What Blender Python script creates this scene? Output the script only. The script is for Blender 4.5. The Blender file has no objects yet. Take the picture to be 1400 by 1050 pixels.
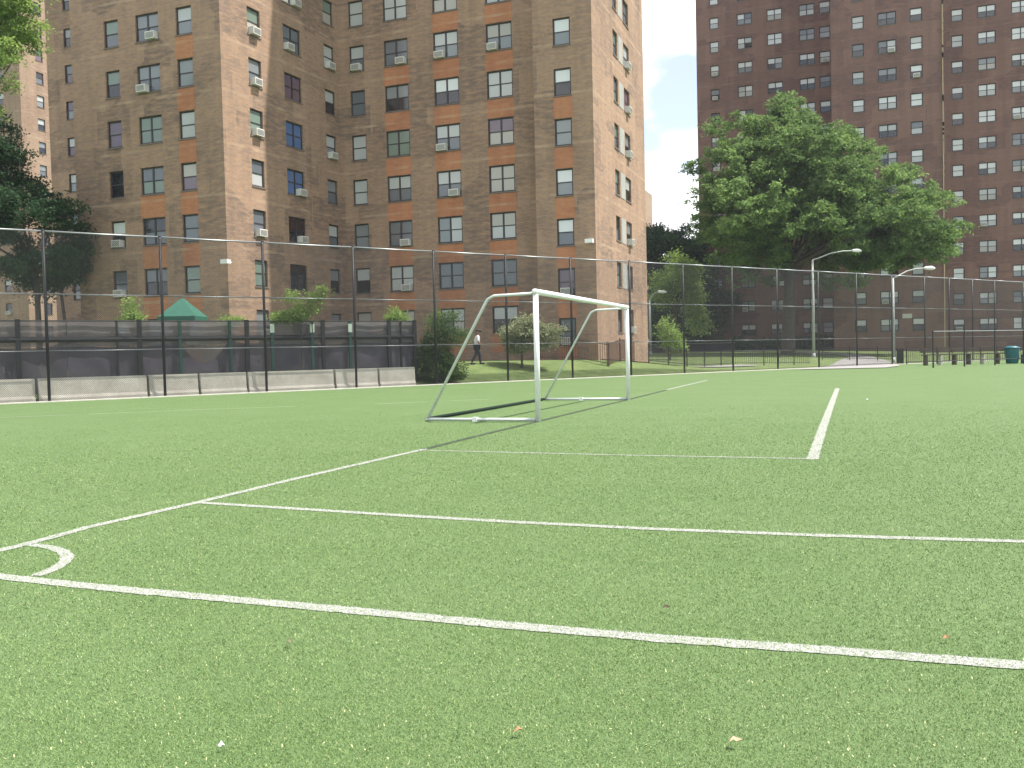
import bpy, bmesh, math, random
import numpy as np
from mathutils import Vector, Matrix
R = math.radians
sc = bpy.context.scene
COL = sc.collection

# ------------------------------------------------------------------ camera
cd = bpy.data.cameras.new('camera'); cam = bpy.data.objects.new('camera', cd); COL.objects.link(cam)
cd.sensor_width = 36.0; cd.lens = 36.0 * 1241.9 / 1400.0; cd.clip_start = 0.05; cd.clip_end = 3000
_yaw, _pit, _rol = R(20.683), R(1.867), R(1.357)
_fw = Vector((-math.sin(_yaw) * math.cos(_pit), math.cos(_yaw) * math.cos(_pit), -math.sin(_pit)))
_rt0 = Vector((math.cos(_yaw), math.sin(_yaw), 0)); _up0 = _rt0.cross(_fw)
_rt = _rt0 * math.cos(_rol) - _up0 * math.sin(_rol); _up = _rt.cross(_fw)
cam.matrix_world = Matrix(((_rt.x, _up.x, -_fw.x, 0), (_rt.y, _up.y, -_fw.y, 0), (_rt.z, _up.z, -_fw.z, 1.288), (0, 0, 0, 1)))
sc.camera = cam

# ------------------------------------------------------------------ sky and sun
SUN_EL, SUN_AZ = 64.0, 17.4            # azimuth: degrees from +X towards +Y
sun_dir = Vector((math.cos(R(SUN_EL)) * math.cos(R(SUN_AZ)), math.cos(R(SUN_EL)) * math.sin(R(SUN_AZ)), math.sin(R(SUN_EL))))
w = bpy.data.worlds.new('World'); sc.world = w; w.use_nodes = True
nt = w.node_tree; N = nt.nodes; L = nt.links; N.clear()
out = N.new('ShaderNodeOutputWorld'); bg = N.new('ShaderNodeBackground'); bg.inputs[1].default_value = 0.091
sky = N.new('ShaderNodeTexSky'); sky.sky_type = 'NISHITA'; sky.sun_disc = False
sky.sun_elevation = R(SUN_EL); sky.sun_rotation = R(90 - SUN_AZ)
sky.air_density = 1.0; sky.dust_density = 0.4; sky.ozone_density = 1.0
tc = N.new('ShaderNodeTexCoord'); mp = N.new('ShaderNodeMapping'); mp.inputs['Scale'].default_value = (1, 1, 1.7)
mp.inputs['Location'].default_value = (1.335, .805, .108)
nz = N.new('ShaderNodeTexNoise'); nz.inputs['Scale'].default_value = 4.2; nz.inputs['Detail'].default_value = 7; nz.inputs['Roughness'].default_value = 0.5
cr = N.new('ShaderNodeValToRGB'); cr.color_ramp.elements[0].position = 0.44; cr.color_ramp.elements[1].position = 0.54; cr.color_ramp.elements[0].color = (.28, .28, .28, 1)
mx = N.new('ShaderNodeMix'); mx.data_type = 'RGBA'; mx.inputs[7].default_value = (9.5, 9.6, 9.8, 1)
L.new(tc.outputs['Generated'], mp.inputs[0]); L.new(mp.outputs[0], nz.inputs[0]); L.new(nz.outputs[0], cr.inputs[0])
L.new(sky.outputs[0], mx.inputs[6]); L.new(cr.outputs[0], mx.inputs[0]); L.new(mx.outputs[2], bg.inputs[0]); L.new(bg.outputs[0], out.inputs[0])
sd = bpy.data.lights.new('sun', 'SUN'); sd.energy = 4.6; sd.angle = R(0.53); sd.color = (1.0, 0.95, 0.87)
so = bpy.data.objects.new('sun', sd); COL.objects.link(so); so.rotation_euler = (-sun_dir).to_track_quat('-Z', 'Y').to_euler()
sc.view_settings.view_transform = 'Standard'; sc.view_settings.look = 'None'
sc.view_settings.exposure = 1.05; sc.view_settings.gamma = 1.0; sc.view_settings.use_curve_mapping = False
sc.render.engine = 'CYCLES'; sc.cycles.max_bounces = 8; sc.cycles.transparent_max_bounces = 16

rng = random.Random(7)

# ------------------------------------------------------------------ helpers
def tag(o, label=None, cat=None, group=None, kind=None):
    if label: o['label'] = label
    if cat: o['category'] = cat
    if group: o['group'] = group
    if kind: o['kind'] = kind
    return o
def empty(name, loc=(0, 0, 0), rz=0.0, **k):
    o = bpy.data.objects.new(name, None); COL.objects.link(o); o.location = loc; o.rotation_euler = (0, 0, rz); o.empty_display_size = .2
    return tag(o, **k)
def inst(name, mesh, parent=None, loc=(0, 0, 0), rot=(0, 0, 0), scale=(1, 1, 1)):
    o = bpy.data.objects.new(name, mesh); COL.objects.link(o); o.parent = parent
    o.location = loc; o.rotation_euler = rot; o.scale = scale
    return o
class MB:
    def __init__(s): s.v = []; s.f = []; s.m = []
    def quad(s, pts, m=0):
        n = len(s.v); s.v += [tuple(p) for p in pts]; s.f.append(tuple(range(n, n + len(pts)))); s.m.append(m)
    def box(s, x0, x1, y0, y1, z0, z1, m=0):
        n = len(s.v)
        s.v += [(x0, y0, z0), (x1, y0, z0), (x1, y1, z0), (x0, y1, z0), (x0, y0, z1), (x1, y0, z1), (x1, y1, z1), (x0, y1, z1)]
        for q in ((0, 3, 2, 1), (4, 5, 6, 7), (0, 1, 5, 4), (1, 2, 6, 5), (2, 3, 7, 6), (3, 0, 4, 7)):
            s.f.append(tuple(n + i for i in q)); s.m.append(m)
    def tube(s, pts, rad, seg=8, m=0, cap=True):
        pts = [Vector(p) for p in pts]
        if not hasattr(rad, '__len__'): rad = [rad] * len(pts)
        n0 = len(s.v); ref = None
        for i, p in enumerate(pts):
            d = (pts[min(i + 1, len(pts) - 1)] - pts[max(i - 1, 0)]).normalized()
            if ref is None:
                ref = d.orthogonal().normalized()
            a = (ref - d * ref.dot(d)).normalized(); ref = a; b = d.cross(a)
            for k in range(seg):
                t = 2 * math.pi * k / seg; s.v.append(tuple(p + (a * math.cos(t) + b * math.sin(t)) * rad[i]))
        for i in range(len(pts) - 1):
            for k in range(seg):
                a = n0 + i * seg + k; b = n0 + i * seg + (k + 1) % seg
                s.f.append((a, b, b + seg, a + seg)); s.m.append(m)
        if cap:
            s.f.append(tuple(n0 + k for k in range(seg))[::-1]); s.m.append(m)
            e = n0 + (len(pts) - 1) * seg; s.f.append(tuple(e + k for k in range(seg))); s.m.append(m)
    def mesh(s, name, mats, smooth=False):
        me = bpy.data.meshes.new(name); me.from_pydata(s.v, [], s.f)
        for m in (mats if isinstance(mats, (list, tuple)) else [mats]): me.materials.append(m)
        me.polygons.foreach_set('material_index', s.m)
        if smooth: me.polygons.foreach_set('use_smooth', [True] * len(s.f))
        me.update(); return me
    def build(s, name, mats, parent=None, smooth=False, **k):
        return tag(inst(name, s.mesh(name, mats, smooth), parent), **k)

# ------------------------------------------------------------------ materials
def mat(name, col=(.5, .5, .5), rough=.7, metal=0.0, spec=0.5, noise=None, bump=None, coords='Object'):
    """noise = (scale, amount, second colour) ; bump = (scale, strength, distance)"""
    m = bpy.data.materials.new(name); m.use_nodes = True; t = m.node_tree; b = t.nodes['Principled BSDF']
    b.inputs['Base Color'].default_value = (*col, 1); b.inputs['Roughness'].default_value = rough; b.inputs['Metallic'].default_value = metal
    b.inputs['Specular IOR Level'].default_value = spec
    c = t.nodes.new('ShaderNodeTexCoord')
    if noise:
        n = t.nodes.new('ShaderNodeTexNoise'); n.inputs['Scale'].default_value = noise[0]; n.inputs['Detail'].default_value = 6; n.inputs['Roughness'].default_value = .65
        r = t.nodes.new('ShaderNodeValToRGB'); r.color_ramp.elements[0].position = .5 - noise[1]; r.color_ramp.elements[1].position = .5 + noise[1]
        r.color_ramp.elements[0].color = (*col, 1); r.color_ramp.elements[1].color = (*noise[2], 1)
        t.links.new(c.outputs[coords], n.inputs[0]); t.links.new(n.outputs[0], r.inputs[0]); t.links.new(r.outputs[0], b.inputs['Base Color'])
    if bump:
        n = t.nodes.new('ShaderNodeTexNoise'); n.inputs['Scale'].default_value = bump[0]; n.inputs['Detail'].default_value = 4
        u = t.nodes.new('ShaderNodeBump'); u.inputs['Strength'].default_value = bump[1]; u.inputs['Distance'].default_value = bump[2]
        t.links.new(c.outputs[coords], n.inputs[0]); t.links.new(n.outputs[0], u.inputs['Height']); t.links.new(u.outputs[0], b.inputs['Normal'])
    return m

def brick_mat(name, c1, c2, c3, zphase, H, band, dark):
    """brick courses in world units; running coordinate = x+y, vertical = z; old slab line as a thin paler band per storey"""
    m = bpy.data.materials.new(name); m.use_nodes = True; t = m.node_tree; n = t.nodes; l = t.links; b = n['Principled BSDF']
    b.inputs['Roughness'].default_value = .88; b.inputs['Specular IOR Level'].default_value = .25
    g = n.new('ShaderNodeNewGeometry'); sp = n.new('ShaderNodeSeparateXYZ'); l.new(g.outputs['Position'], sp.inputs[0])
    ad = n.new('ShaderNodeMath'); ad.operation = 'ADD'; l.new(sp.outputs[0], ad.inputs[0]); l.new(sp.outputs[1], ad.inputs[1])
    cb = n.new('ShaderNodeCombineXYZ'); l.new(ad.outputs[0], cb.inputs[0]); l.new(sp.outputs[2], cb.inputs[1])
    br = n.new('ShaderNodeTexBrick'); br.inputs['Scale'].default_value = 1; br.inputs['Brick Width'].default_value = .21; br.inputs['Row Height'].default_value = .072
    br.inputs['Mortar Size'].default_value = .007; br.inputs['Bias'].default_value = -.1
    br.inputs['Color1'].default_value = (*c1, 1); br.inputs['Color2'].default_value = (*c2, 1); br.inputs['Mortar'].default_value = (.24, .2, .17, 1)
    l.new(cb.outputs[0], br.inputs['Vector'])
    # batches of other brick: blocky patches
    mp_ = n.new('ShaderNodeMapping'); mp_.inputs['Scale'].default_value = (.36, .5, 1); l.new(cb.outputs[0], mp_.inputs[0])
    vo = n.new('ShaderNodeTexVoronoi'); vo.distance = 'CHEBYCHEV'; vo.inputs['Scale'].default_value = 1; vo.inputs['Randomness'].default_value = .8; l.new(mp_.outputs[0], vo.inputs['Vector'])
    hs = n.new('ShaderNodeSeparateColor'); l.new(vo.outputs['Color'], hs.inputs[0])
    r1 = n.new('ShaderNodeMapRange'); r1.inputs[1].default_value = .35; r1.inputs[2].default_value = .8; r1.inputs[4].default_value = .85; l.new(hs.outputs[0], r1.inputs[0])
    m1 = n.new('ShaderNodeMix'); m1.data_type = 'RGBA'; m1.inputs[7].default_value = (*dark, 1); l.new(r1.outputs[0], m1.inputs[0]); l.new(br.outputs[0], m1.inputs[6])
    no = n.new('ShaderNodeTexNoise'); no.inputs['Scale'].default_value = .55; no.inputs['Detail'].default_value = 8; no.inputs['Roughness'].default_value = .7; l.new(mp_.outputs[0], no.inputs[0])
    no.inputs['Scale'].default_value = 5.0; mpn = n.new('ShaderNodeMapping'); mpn.inputs['Scale'].default_value = (.28, 1.1, 1); l.new(cb.outputs[0], mpn.inputs[0]); l.new(mpn.outputs[0], no.inputs[0])
    r2 = n.new('ShaderNodeMapRange'); r2.inputs[1].default_value = .42; r2.inputs[2].default_value = .68; r2.inputs[4].default_value = .8; l.new(no.outputs[0], r2.inputs[0])
    m2 = n.new('ShaderNodeMix'); m2.data_type = 'RGBA'; m2.inputs[7].default_value = (*c3, 1); l.new(r2.outputs[0], m2.inputs[0]); l.new(m1.outputs[2], m2.inputs[6])
    # slab line
    md = n.new('ShaderNodeMath'); md.operation = 'SUBTRACT'; md.inputs[1].default_value = zphase; l.new(sp.outputs[2], md.inputs[0])
    mo = n.new('ShaderNodeMath'); mo.operation = 'FLOORED_MODULO'; mo.inputs[1].default_value = H; l.new(md.outputs[0], mo.inputs[0])
    lt = n.new('ShaderNodeMath'); lt.operation = 'LESS_THAN'; lt.inputs[1].default_value = .16; l.new(mo.outputs[0], lt.inputs[0])
    n3 = n.new('ShaderNodeTexNoise'); n3.inputs['Scale'].default_value = .9; n3.inputs['Detail'].default_value = 4; l.new(cb.outputs[0], n3.inputs[0])
    mu = n.new('ShaderNodeMath'); mu.operation = 'MULTIPLY'; l.new(lt.outputs[0], mu.inputs[0]); mu.use_clamp = True; n3r = n.new('ShaderNodeMapRange'); n3r.inputs[1].default_value = .38; n3r.inputs[2].default_value = .7; n3r.inputs[4].default_value = .8; l.new(n3.outputs[0], n3r.inputs[0]); l.new(n3r.outputs[0], mu.inputs[1])
    m3 = n.new('ShaderNodeMix'); m3.data_type = 'RGBA'; m3.inputs[7].default_value = (*band, 1); l.new(mu.outputs[0], m3.inputs[0]); l.new(m2.outputs[2], m3.inputs[6])
    # streaky grime
    cb2 = n.new('ShaderNodeCombineXYZ'); l.new(ad.outputs[0], cb2.inputs[0])
    mz = n.new('ShaderNodeMath'); mz.operation = 'MULTIPLY'; mz.inputs[1].default_value = .08; l.new(sp.outputs[2], mz.inputs[0]); l.new(mz.outputs[0], cb2.inputs[1])
    n4 = n.new('ShaderNodeTexNoise'); n4.inputs['Scale'].default_value = 1.3; n4.inputs['Detail'].default_value = 5; l.new(cb2.outputs[0], n4.inputs[0])
    r4 = n.new('ShaderNodeMapRange'); r4.inputs[1].default_value = .35; r4.inputs[2].default_value = .7; r4.inputs[3].default_value = 1.06; r4.inputs[4].default_value = .88; l.new(n4.outputs[0], r4.inputs[0])
    hv = n.new('ShaderNodeHueSaturation'); l.new(r4.outputs[0], hv.inputs['Value']); l.new(m3.outputs[2], hv.inputs['Color'])
    l.new(hv.outputs[0], b.inputs['Base Color'])
    bu = n.new('ShaderNodeBump'); bu.inputs['Strength'].default_value = .35; bu.inputs['Distance'].default_value = .01; l.new(br.outputs['Fac'], bu.inputs['Height']); bu.invert = True
    l.new(bu.outputs[0], b.inputs['Normal'])
    return m

def turf_mat():
    m = bpy.data.materials.new('artificial_turf'); m.use_nodes = True; t = m.node_tree; n = t.nodes; l = t.links; b = n['Principled BSDF']
    b.inputs['Roughness'].default_value = .75; b.inputs['Specular IOR Level'].default_value = .3
    g = n.new('ShaderNodeNewGeometry')
    def noise(s, d=3, r=.6):
        x = n.new('ShaderNodeTexNoise'); x.inputs['Scale'].default_value = s; x.inputs['Detail'].default_value = d; x.inputs['Roughness'].default_value = r; l.new(g.outputs['Position'], x.inputs[0]); return x
    def rng_(src, a, bb, c, d):
        x = n.new('ShaderNodeMapRange'); x.inputs[1].default_value = a; x.inputs[2].default_value = bb; x.inputs[3].default_value = c; x.inputs[4].default_value = d; l.new(src, x.inputs[0]); return x
    def mixc(fac, a, col):
        x = n.new('ShaderNodeMix'); x.data_type = 'RGBA'; l.new(fac, x.inputs[0]); x.inputs[7].default_value = (*col, 1)
        if isinstance(a, tuple): x.inputs[6].default_value = (*a, 1)
        else: l.new(a, x.inputs[6])
        return x
    big = noise(.55, 6, .65); fine = noise(75, 3, .7); mid = noise(4, 8, .8)
    a = mixc(rng_(mid.outputs[0], .42, .58, 0, 1).outputs[0], (.082, .142, .044), (.104, .168, .060))
    clump = noise(15, 6, .75)
    a1 = mixc(rng_(clump.outputs[0], .46, .60, 0, .85).outputs[0], a.outputs[2], (.066, .122, .036))
    a2 = mixc(rng_(fine.outputs[0], .42, .60, 0, .95).outputs[0], a1.outputs[2], (.054, .104, .030))
    a3 = mixc(rng_(big.outputs[0], .35, .7, 0, .45).outputs[0], a2.outputs[2], (.108, .165, .070))
    f2 = noise(140, 2, .6)
    a4 = mixc(rng_(f2.outputs[0], .58, .68, 0, .8).outputs[0], a3.outputs[2], (.29, .31, .15))
    l.new(a4.outputs[2], b.inputs['Base Color'])
    bu = n.new('ShaderNodeBump'); bu.inputs['Strength'].default_value = .6; bu.inputs['Distance'].default_value = .02; l.new(fine.outputs[0], bu.inputs['Height']); l.new(bu.outputs[0], b.inputs['Normal'])
    return m

def line_mat(name, col, cover):
    m = bpy.data.materials.new(name); m.use_nodes = True; t = m.node_tree; n = t.nodes; l = t.links; b = n['Principled BSDF']
    b.inputs['Roughness'].default_value = .8
    g = n.new('ShaderNodeNewGeometry'); x = n.new('ShaderNodeTexNoise'); x.inputs['Scale'].default_value = 55; x.inputs['Detail'].default_value = 4; l.new(g.outputs['Position'], x.inputs[0])
    r = n.new('ShaderNodeMapRange'); r.inputs[1].default_value = cover; r.inputs[2].default_value = cover + .15; l.new(x.outputs[0], r.inputs[0])
    y = n.new('ShaderNodeMix'); y.data_type = 'RGBA'; y.inputs[6].default_value = (*col, 1); y.inputs[7].default_value = (.13, .18, .08, 1); l.new(r.outputs[0], y.inputs[0]); l.new(y.outputs[2], b.inputs['Base Color'])
    return m

def leaf_mat(name, c1, c2, trans=.35):
    m = bpy.data.materials.new(name); m.use_nodes = True; t = m.node_tree; n = t.nodes; l = t.links; n.clear()
    o = n.new('ShaderNodeOutputMaterial'); at = n.new('ShaderNodeAttribute'); at.attribute_name = 'tint'
    mx = n.new('ShaderNodeMix'); mx.data_type = 'RGBA'; mx.inputs[6].default_value = (*c1, 1); mx.inputs[7].default_value = (*c2, 1); l.new(at.outputs['Fac'], mx.inputs[0])
    d = n.new('ShaderNodeBsdfPrincipled'); d.inputs['Roughness'].default_value = .65; d.inputs['Specular IOR Level'].default_value = .15; l.new(mx.outputs[2], d.inputs['Base Color'])
    tr = n.new('ShaderNodeBsdfTranslucent'); hs = n.new('ShaderNodeHueSaturation'); hs.inputs['Value'].default_value = 1.5; hs.inputs['Hue'].default_value = .485; l.new(mx.outputs[2], hs.inputs['Color']); l.new(hs.outputs[0], tr.inputs[0])
    ms = n.new('ShaderNodeMixShader'); ms.inputs[0].default_value = trans; l.new(d.outputs[0], ms.inputs[1]); l.new(tr.outputs[0], ms.inputs[2]); l.new(ms.outputs[0], o.inputs[0])
    return m

def fabric_mat(name, col, see):
    m = bpy.data.materials.new(name); m.use_nodes = True; t = m.node_tree; n = t.nodes; l = t.links; n.clear()
    o = n.new('ShaderNodeOutputMaterial'); d = n.new('ShaderNodeBsdfDiffuse'); tr = n.new('ShaderNodeBsdfTransparent'); ms = n.new('ShaderNodeMixShader'); ms.inputs[0].default_value = see
    c = n.new('ShaderNodeTexCoord'); no = n.new('ShaderNodeTexNoise'); no.inputs['Scale'].default_value = 1.6; no.inputs['Detail'].default_value = 6; l.new(c.outputs['Object'], no.inputs[0])
    mx = n.new('ShaderNodeMix'); mx.data_type = 'RGBA'; mx.inputs[6].default_value = (*col, 1); mx.inputs[7].default_value = (col[0] * 1.8, col[1] * 1.8, col[2] * 1.7, 1); l.new(no.outputs[0], mx.inputs[0]); l.new(mx.outputs[2], d.inputs[0])
    l.new(d.outputs[0], ms.inputs[1]); l.new(tr.outputs[0], ms.inputs[2]); l.new(ms.outputs[0], o.inputs[0]); return m

HF = 2.81
M = {}
M['brick1'] = brick_mat('brown_brick', (.27, .18, .13), (.35, .23, .16), (.42, .265, .165), 21.1 + .35, HF, (.44, .32, .22), (.17, .125, .105))
M['orange'] = brick_mat('orange_brick', (.43, .165, .075), (.50, .20, .09), (.46, .225, .12), 21.1 + .35, HF, (.46, .31, .2), (.36, .15, .085))
M['brick2'] = brick_mat('red_brick', (.175, .105, .090), (.225, .13, .108), (.27, .13, .095), 40.7 + .35, HF, (.25, .165, .135), (.13, .085, .083))
M['brick3'] = brick_mat('tan_brick', (.28, .195, .14), (.34, .24, .175), (.38, .26, .18), 45.4 + .35, HF, (.42, .32, .24), (.24, .165, .125))
M['roof'] = mat('roof_felt', (.09, .085, .08), .95)
M['frame'] = mat('dark_window_frame', (.03, .026, .027), .5)
M['frame2'] = mat('dark_window_frame_blue', (.022, .023, .034), .5)
M['sill'] = mat('window_sill', (.16, .13, .11), .8)
def glass(name, col, rough=.12): return mat(name, col, rough, spec=.8)
G = {'blind': glass('glass_over_white_blind', (.42, .44, .44)), 'curtain': glass('glass_over_cream_curtain', (.36, .35, .31)), 'grey': glass('glass_over_grey_blind', (.20, .22, .235)),
     'dark': glass('glass_over_dark_room', (.018, .018, .022), .06), 'green': glass('glass_greenish', (.16, .215, .18)), 'purple': glass('glass_purple_curtain', (.13, .09, .125)),
     'blue': glass('glass_blue_curtain', (.07, .14, .30)), 'teal': glass('glass_dull_blue_grey', (.12, .135, .155)), 'white': glass('glass_over_bright_blind', (.62, .65, .66))}
M['ac'] = mat('air_conditioner_white', (.62, .61, .57), .5); M['acg'] = mat('air_conditioner_grille', (.16, .16, .16), .6)
M['turf'] = turf_mat()
M['lawn'] = mat('lawn_grass', (.085, .135, .035), .9, noise=(1.3, .16, (.15, .20, .06)), bump=(18, .8, .06))
M['kerb'] = mat('concrete_kerb', (.52, .50, .45), .85, noise=(3, .2, (.40, .38, .34)), bump=(40, .3, .005))
M['path'] = mat('pale_concrete_path', (.27, .262, .255), .9, noise=(1.2, .2, (.21, .205, .20)), bump=(30, .3, .005))
M['conc'] = mat('weathered_concrete', (.60, .57, .50), .88, noise=(1.6, .2, (.42, .39, .34)), bump=(14, .4, .01))
M['line'] = line_mat('white_line_paint', (.27, .275, .255), .50); M['faint'] = line_mat('worn_line_paint', (.42, .5, .34), .5); M['darkline'] = line_mat('blacked_out_line', (.014, .028, .012), .58)
M['black'] = mat('black_vinyl_coated_steel', (.014, .015, .017), .45); M['galv'] = mat('galvanised_steel', (.34, .36, .37), .42, .55, noise=(6, .25, (.24, .25, .26)))
M['goal'] = mat('white_painted_aluminium', (.80, .81, .80), .35, noise=(5, .2, (.66, .68, .67))); M['goalg'] = mat('dull_galvanised_goal_tube', (.62, .65, .64), .45, .1, noise=(7, .25, (.48, .52, .5)))
M['darkbar'] = mat('dark_green_ground_bar', (.018, .03, .024), .9, spec=.1)
M['lamp'] = mat('lamp_post_grey_paint', (.46, .48, .47), .5, noise=(3, .2, (.36, .38, .37)))
M['lens'] = mat('lamp_lens', (.75, .77, .76), .3)
M['fabric'] = fabric_mat('dark_privacy_mesh', (.082, .075, .094), .10); M['fabric2'] = fabric_mat('thin_privacy_mesh', (.13, .12, .13), .22)
M['greenpost'] = mat('dark_green_post', (.012, .06, .045), .5); M['canopy'] = mat('green_canvas', (.012, .10, .062), .7, noise=(2, .2, (.03, .13, .09)))
M['tape'] = mat('pale_post_marker', (.55, .66, .56), .6)
M['bark'] = mat('tree_bark', (.055, .045, .038), .95, noise=(5, .2, (.10, .085, .07)), bump=(12, .8, .04))
M['leaf_big'] = leaf_mat('leaf_mid_green', (.030, .078, .026), (.200, .310, .095)); M['leaf_dark'] = leaf_mat('leaf_dark_green', (.020, .052, .026), (.05, .10, .040), .25)
M['leaf_yellow'] = leaf_mat('leaf_yellow_green', (.11, .19, .045), (.27, .38, .11), .4); M['leaf_pale'] = leaf_mat('leaf_pale_green', (.13, .17, .07), (.36, .38, .24), .3)
M['leaf_shrub'] = leaf_mat('leaf_shrub_green', (.024, .06, .018), (.075, .12, .03), .2)
M['skin'] = mat('skin', (.22, .12, .08), .6); M['white_cloth'] = mat('white_cotton', (.78, .78, .80), .85); M['navy'] = mat('dark_trousers', (.022, .024, .035), .85); M['bluecloth'] = mat('blue_cloth', (.05, .09, .22), .85); M['hair'] = mat('dark_hair', (.012, .01, .009), .6)
M['greycloth'] = mat('pale_grey_cotton', (.5, .53, .55), .85)
M['wood'] = mat('dark_bench_wood', (.06, .045, .038), .7, noise=(8, .2, (.10, .08, .065))); M['bin'] = mat('teal_bin_plastic', (.012, .10, .12), .5)
M['dryleaf'] = mat('dry_leaf', (.42, .26, .13), .8, noise=(60, .2, (.25, .14, .07))); M['whitebit'] = mat('white_scrap', (.8, .82, .85), .6); M['crumb'] = mat('straw_crumb', (.40, .36, .2), .9, noise=(3, .2, (.36, .42, .2)))
M['wallgrey'] = mat('dark_navy_wall', (.035, .036, .055), .8)
M['infill'] = mat('pale_infill_panel', (.36, .36, .33), .7, noise=(1.5, .2, (.28, .28, .26)))
M['signw'] = mat('pale_sign', (.6, .6, .56), .6)

# ------------------------------------------------------------------ ground
F0 = np.array((-26.57, 24.18)); FD = np.array((.5664, .8241)); FN = np.array((-.8241, .5664))   # fence line origin, direction, outward normal
def fpt(s, d=0.0, z=0.0):
    p = F0 + FD * s + FN * d; return Vector((p[0], p[1], z))
def g_sd(s, d):
    fast = np.interp(d, [.4, 3.6, 8, 40, 120], [0, .90, .95, 1.1, 1.25]); slow = np.interp(d, [1, 4, 7, 20, 30, 60, 120], [0, .14, .24, .8, 1.05, 1.15, 1.25])
    t = np.clip((np.asarray(s) - 27) / 12, 0, 1); t = t * t * (3 - 2 * t); return fast * (1 - t) + slow * t
def gz(x, y):
    r = np.array((x, y)) - F0; return float(g_sd(r @ FD, r @ FN))
def sheet(name, ss, ds, zf, m, **k):
    S, Dd = np.meshgrid(ss, ds, indexing='ij'); Z = zf(S, Dd)
    X = F0[0] + FD[0] * S + FN[0] * Dd; Y = F0[1] + FD[1] * S + FN[1] * Dd
    v = np.stack([X, Y, Z], -1).reshape(-1, 3); nd = len(ds); f = []
    for i in range(len(ss) - 1):
        for j in range(nd - 1):
            a = i * nd + j; f.append((a, a + nd, a + nd + 1, a + 1))
    me = bpy.data.meshes.new(name); me.from_pydata(v.tolist(), [], f); me.materials.append(m); me.polygons.foreach_set('use_smooth', [True] * len(f)); me.update()
    o = inst(name, me); o['kind'] = 'structure'; tag(o, **k); return o
sheet('turf_ground', np.r_[-600, np.arange(-200, 301, 50), 700], np.r_[-600, -150, -100, -60, -30, -10, -.36], lambda s, d: s * 0, M['turf'], label='green artificial turf of the football field')
ds = np.r_[.04, .4, np.arange(1, 12, .5), np.arange(12, 40, 2), 45, 50, 60, 80, 120, 200, 400, 1200]
sheet('lawn', np.r_[-900, -400, -200, -100, -50, np.arange(-20, 80, 1.0), 90, 100, 150, 250, 500, 1300], ds, g_sd, M['lawn'], label='grass lawn rising behind the fence')
kb = MB()
for i in range(-60, 90):
    s0, s1 = i * 1.5 + .006, i * 1.5 + 1.494
    a, b, c, d_ = fpt(s0, -.36), fpt(s1, -.36), fpt(s1, .04), fpt(s0, .04); up = Vector((0, 0, .03)); dn = Vector((0, 0, -.3))
    kb.quad([a + up, b + up, c + up, d_ + up]); kb.quad([a + dn, b + dn, b + up, a + up]); kb.quad([b + dn, c + dn, c + up, b + up]); kb.quad([c + dn, d_ + dn, d_ + up, c + up]); kb.quad([d_ + dn, a + dn, a + up, d_ + up])
kb.build('kerb', M['kerb'], kind='structure', label='pale concrete edging strip along the foot of the fence')
# path and sidewalk draped 30 mm above the lawn
def drape(name, poly_rows, m, lift=.035, **k):
    mb = MB(); rows = [[Vector((x, y, gz(x, y) + lift)) for (x, y) in r] for r in poly_rows]
    for i in range(len(rows) - 1):
        for j in range(len(rows[i]) - 1): mb.quad([rows[i][j], rows[i][j + 1], rows[i + 1][j + 1], rows[i + 1][j]])
    o = mb.build(name, m, kind='structure', **k); return o
pl = [(-3.2, 54.9), (-1.9, 60), (-1.35, 66), (-1.1, 72), (-.8, 77), (-.3, 81), (-1.5, 86), (-6, 91)]; pr = [(1.7, 56.2), (2.6, 60.5), (2.65, 66), (2.5, 71), (2.0, 76), (1.5, 81), (.3, 88), (-4.5, 94)]
tt = np.linspace(0, 7, 71); lx, ly, rx, ry = [np.interp(tt, range(8), [q[i] for q in P_]) for P_ in (pl, pr) for i in (0, 1)]
rows = [[(lx[i] + (rx[i] - lx[i]) * q, ly[i] + (ry[i] - ly[i]) * q) for q in np.linspace(0, 1, 9)] for i in range(71)]
drape('path', rows, M['path'], label='pale concrete path leading away behind the fence')
rows = [[tuple(F0 + FD * s + FN * d) for d in (3.9, 4.5, 5.1, 5.7)] for s in np.arange(27, 42.8, .6)]
drape('sidewalk', rows, M['path'], lift=.05, label='narrow pale sidewalk running between fence and railing')

# field lines
STRIPES = []
def stripe(name, pts, width, m, z=.004, **k):
    pts = [Vector((x, y, 0)) for x, y in pts]; mb = MB(); L_, R_ = [], []; z = .004
    dn = []
    for a_, b_ in zip(pts[:-1], pts[1:]):
        k_ = max(1, min(int((b_ - a_).length / max(.035, a_.length * .008)), 400)); dn += [a_.lerp(b_, i_ / k_) for i_ in range(k_)]
    pts = dn + [pts[-1]]; STRIPES.append((name, [(p.x, p.y) for p in pts], width)); jr = random.Random(len(pts)); jit = lambda: jr.gauss(0, .0035)
    for i, p in enumerate(pts):
        d = (pts[min(i + 1, len(pts) - 1)] - pts[max(i - 1, 0)]).normalized(); n = Vector((-d.y, d.x, 0)); n1 = n * (width / 2 + jit()); n = n * (width / 2 + jit())
        L_.append(p + n + Vector((0, 0, z))); R_.append(p - n1 + Vector((0, 0, z)))
    for i in range(len(pts) - 1): mb.quad([R_[i], R_[i + 1], L_[i + 1], L_[i]])
    return mb.build(name, m, kind='structure', **k)
stripe('touch_line', [(-5.525, 4.075), (-4.909, 4.05), (-4.177, 4.016), (-3.336, 4.005), (-2.332, 3.999), (-1.532, 3.98), (-.835, 3.989), (-.154, 4.029), (.618, 4.054), (8, 4.2), (40, 4.6)], .106, M['line'], .006, label='nearest white line crossing the turf')
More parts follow.
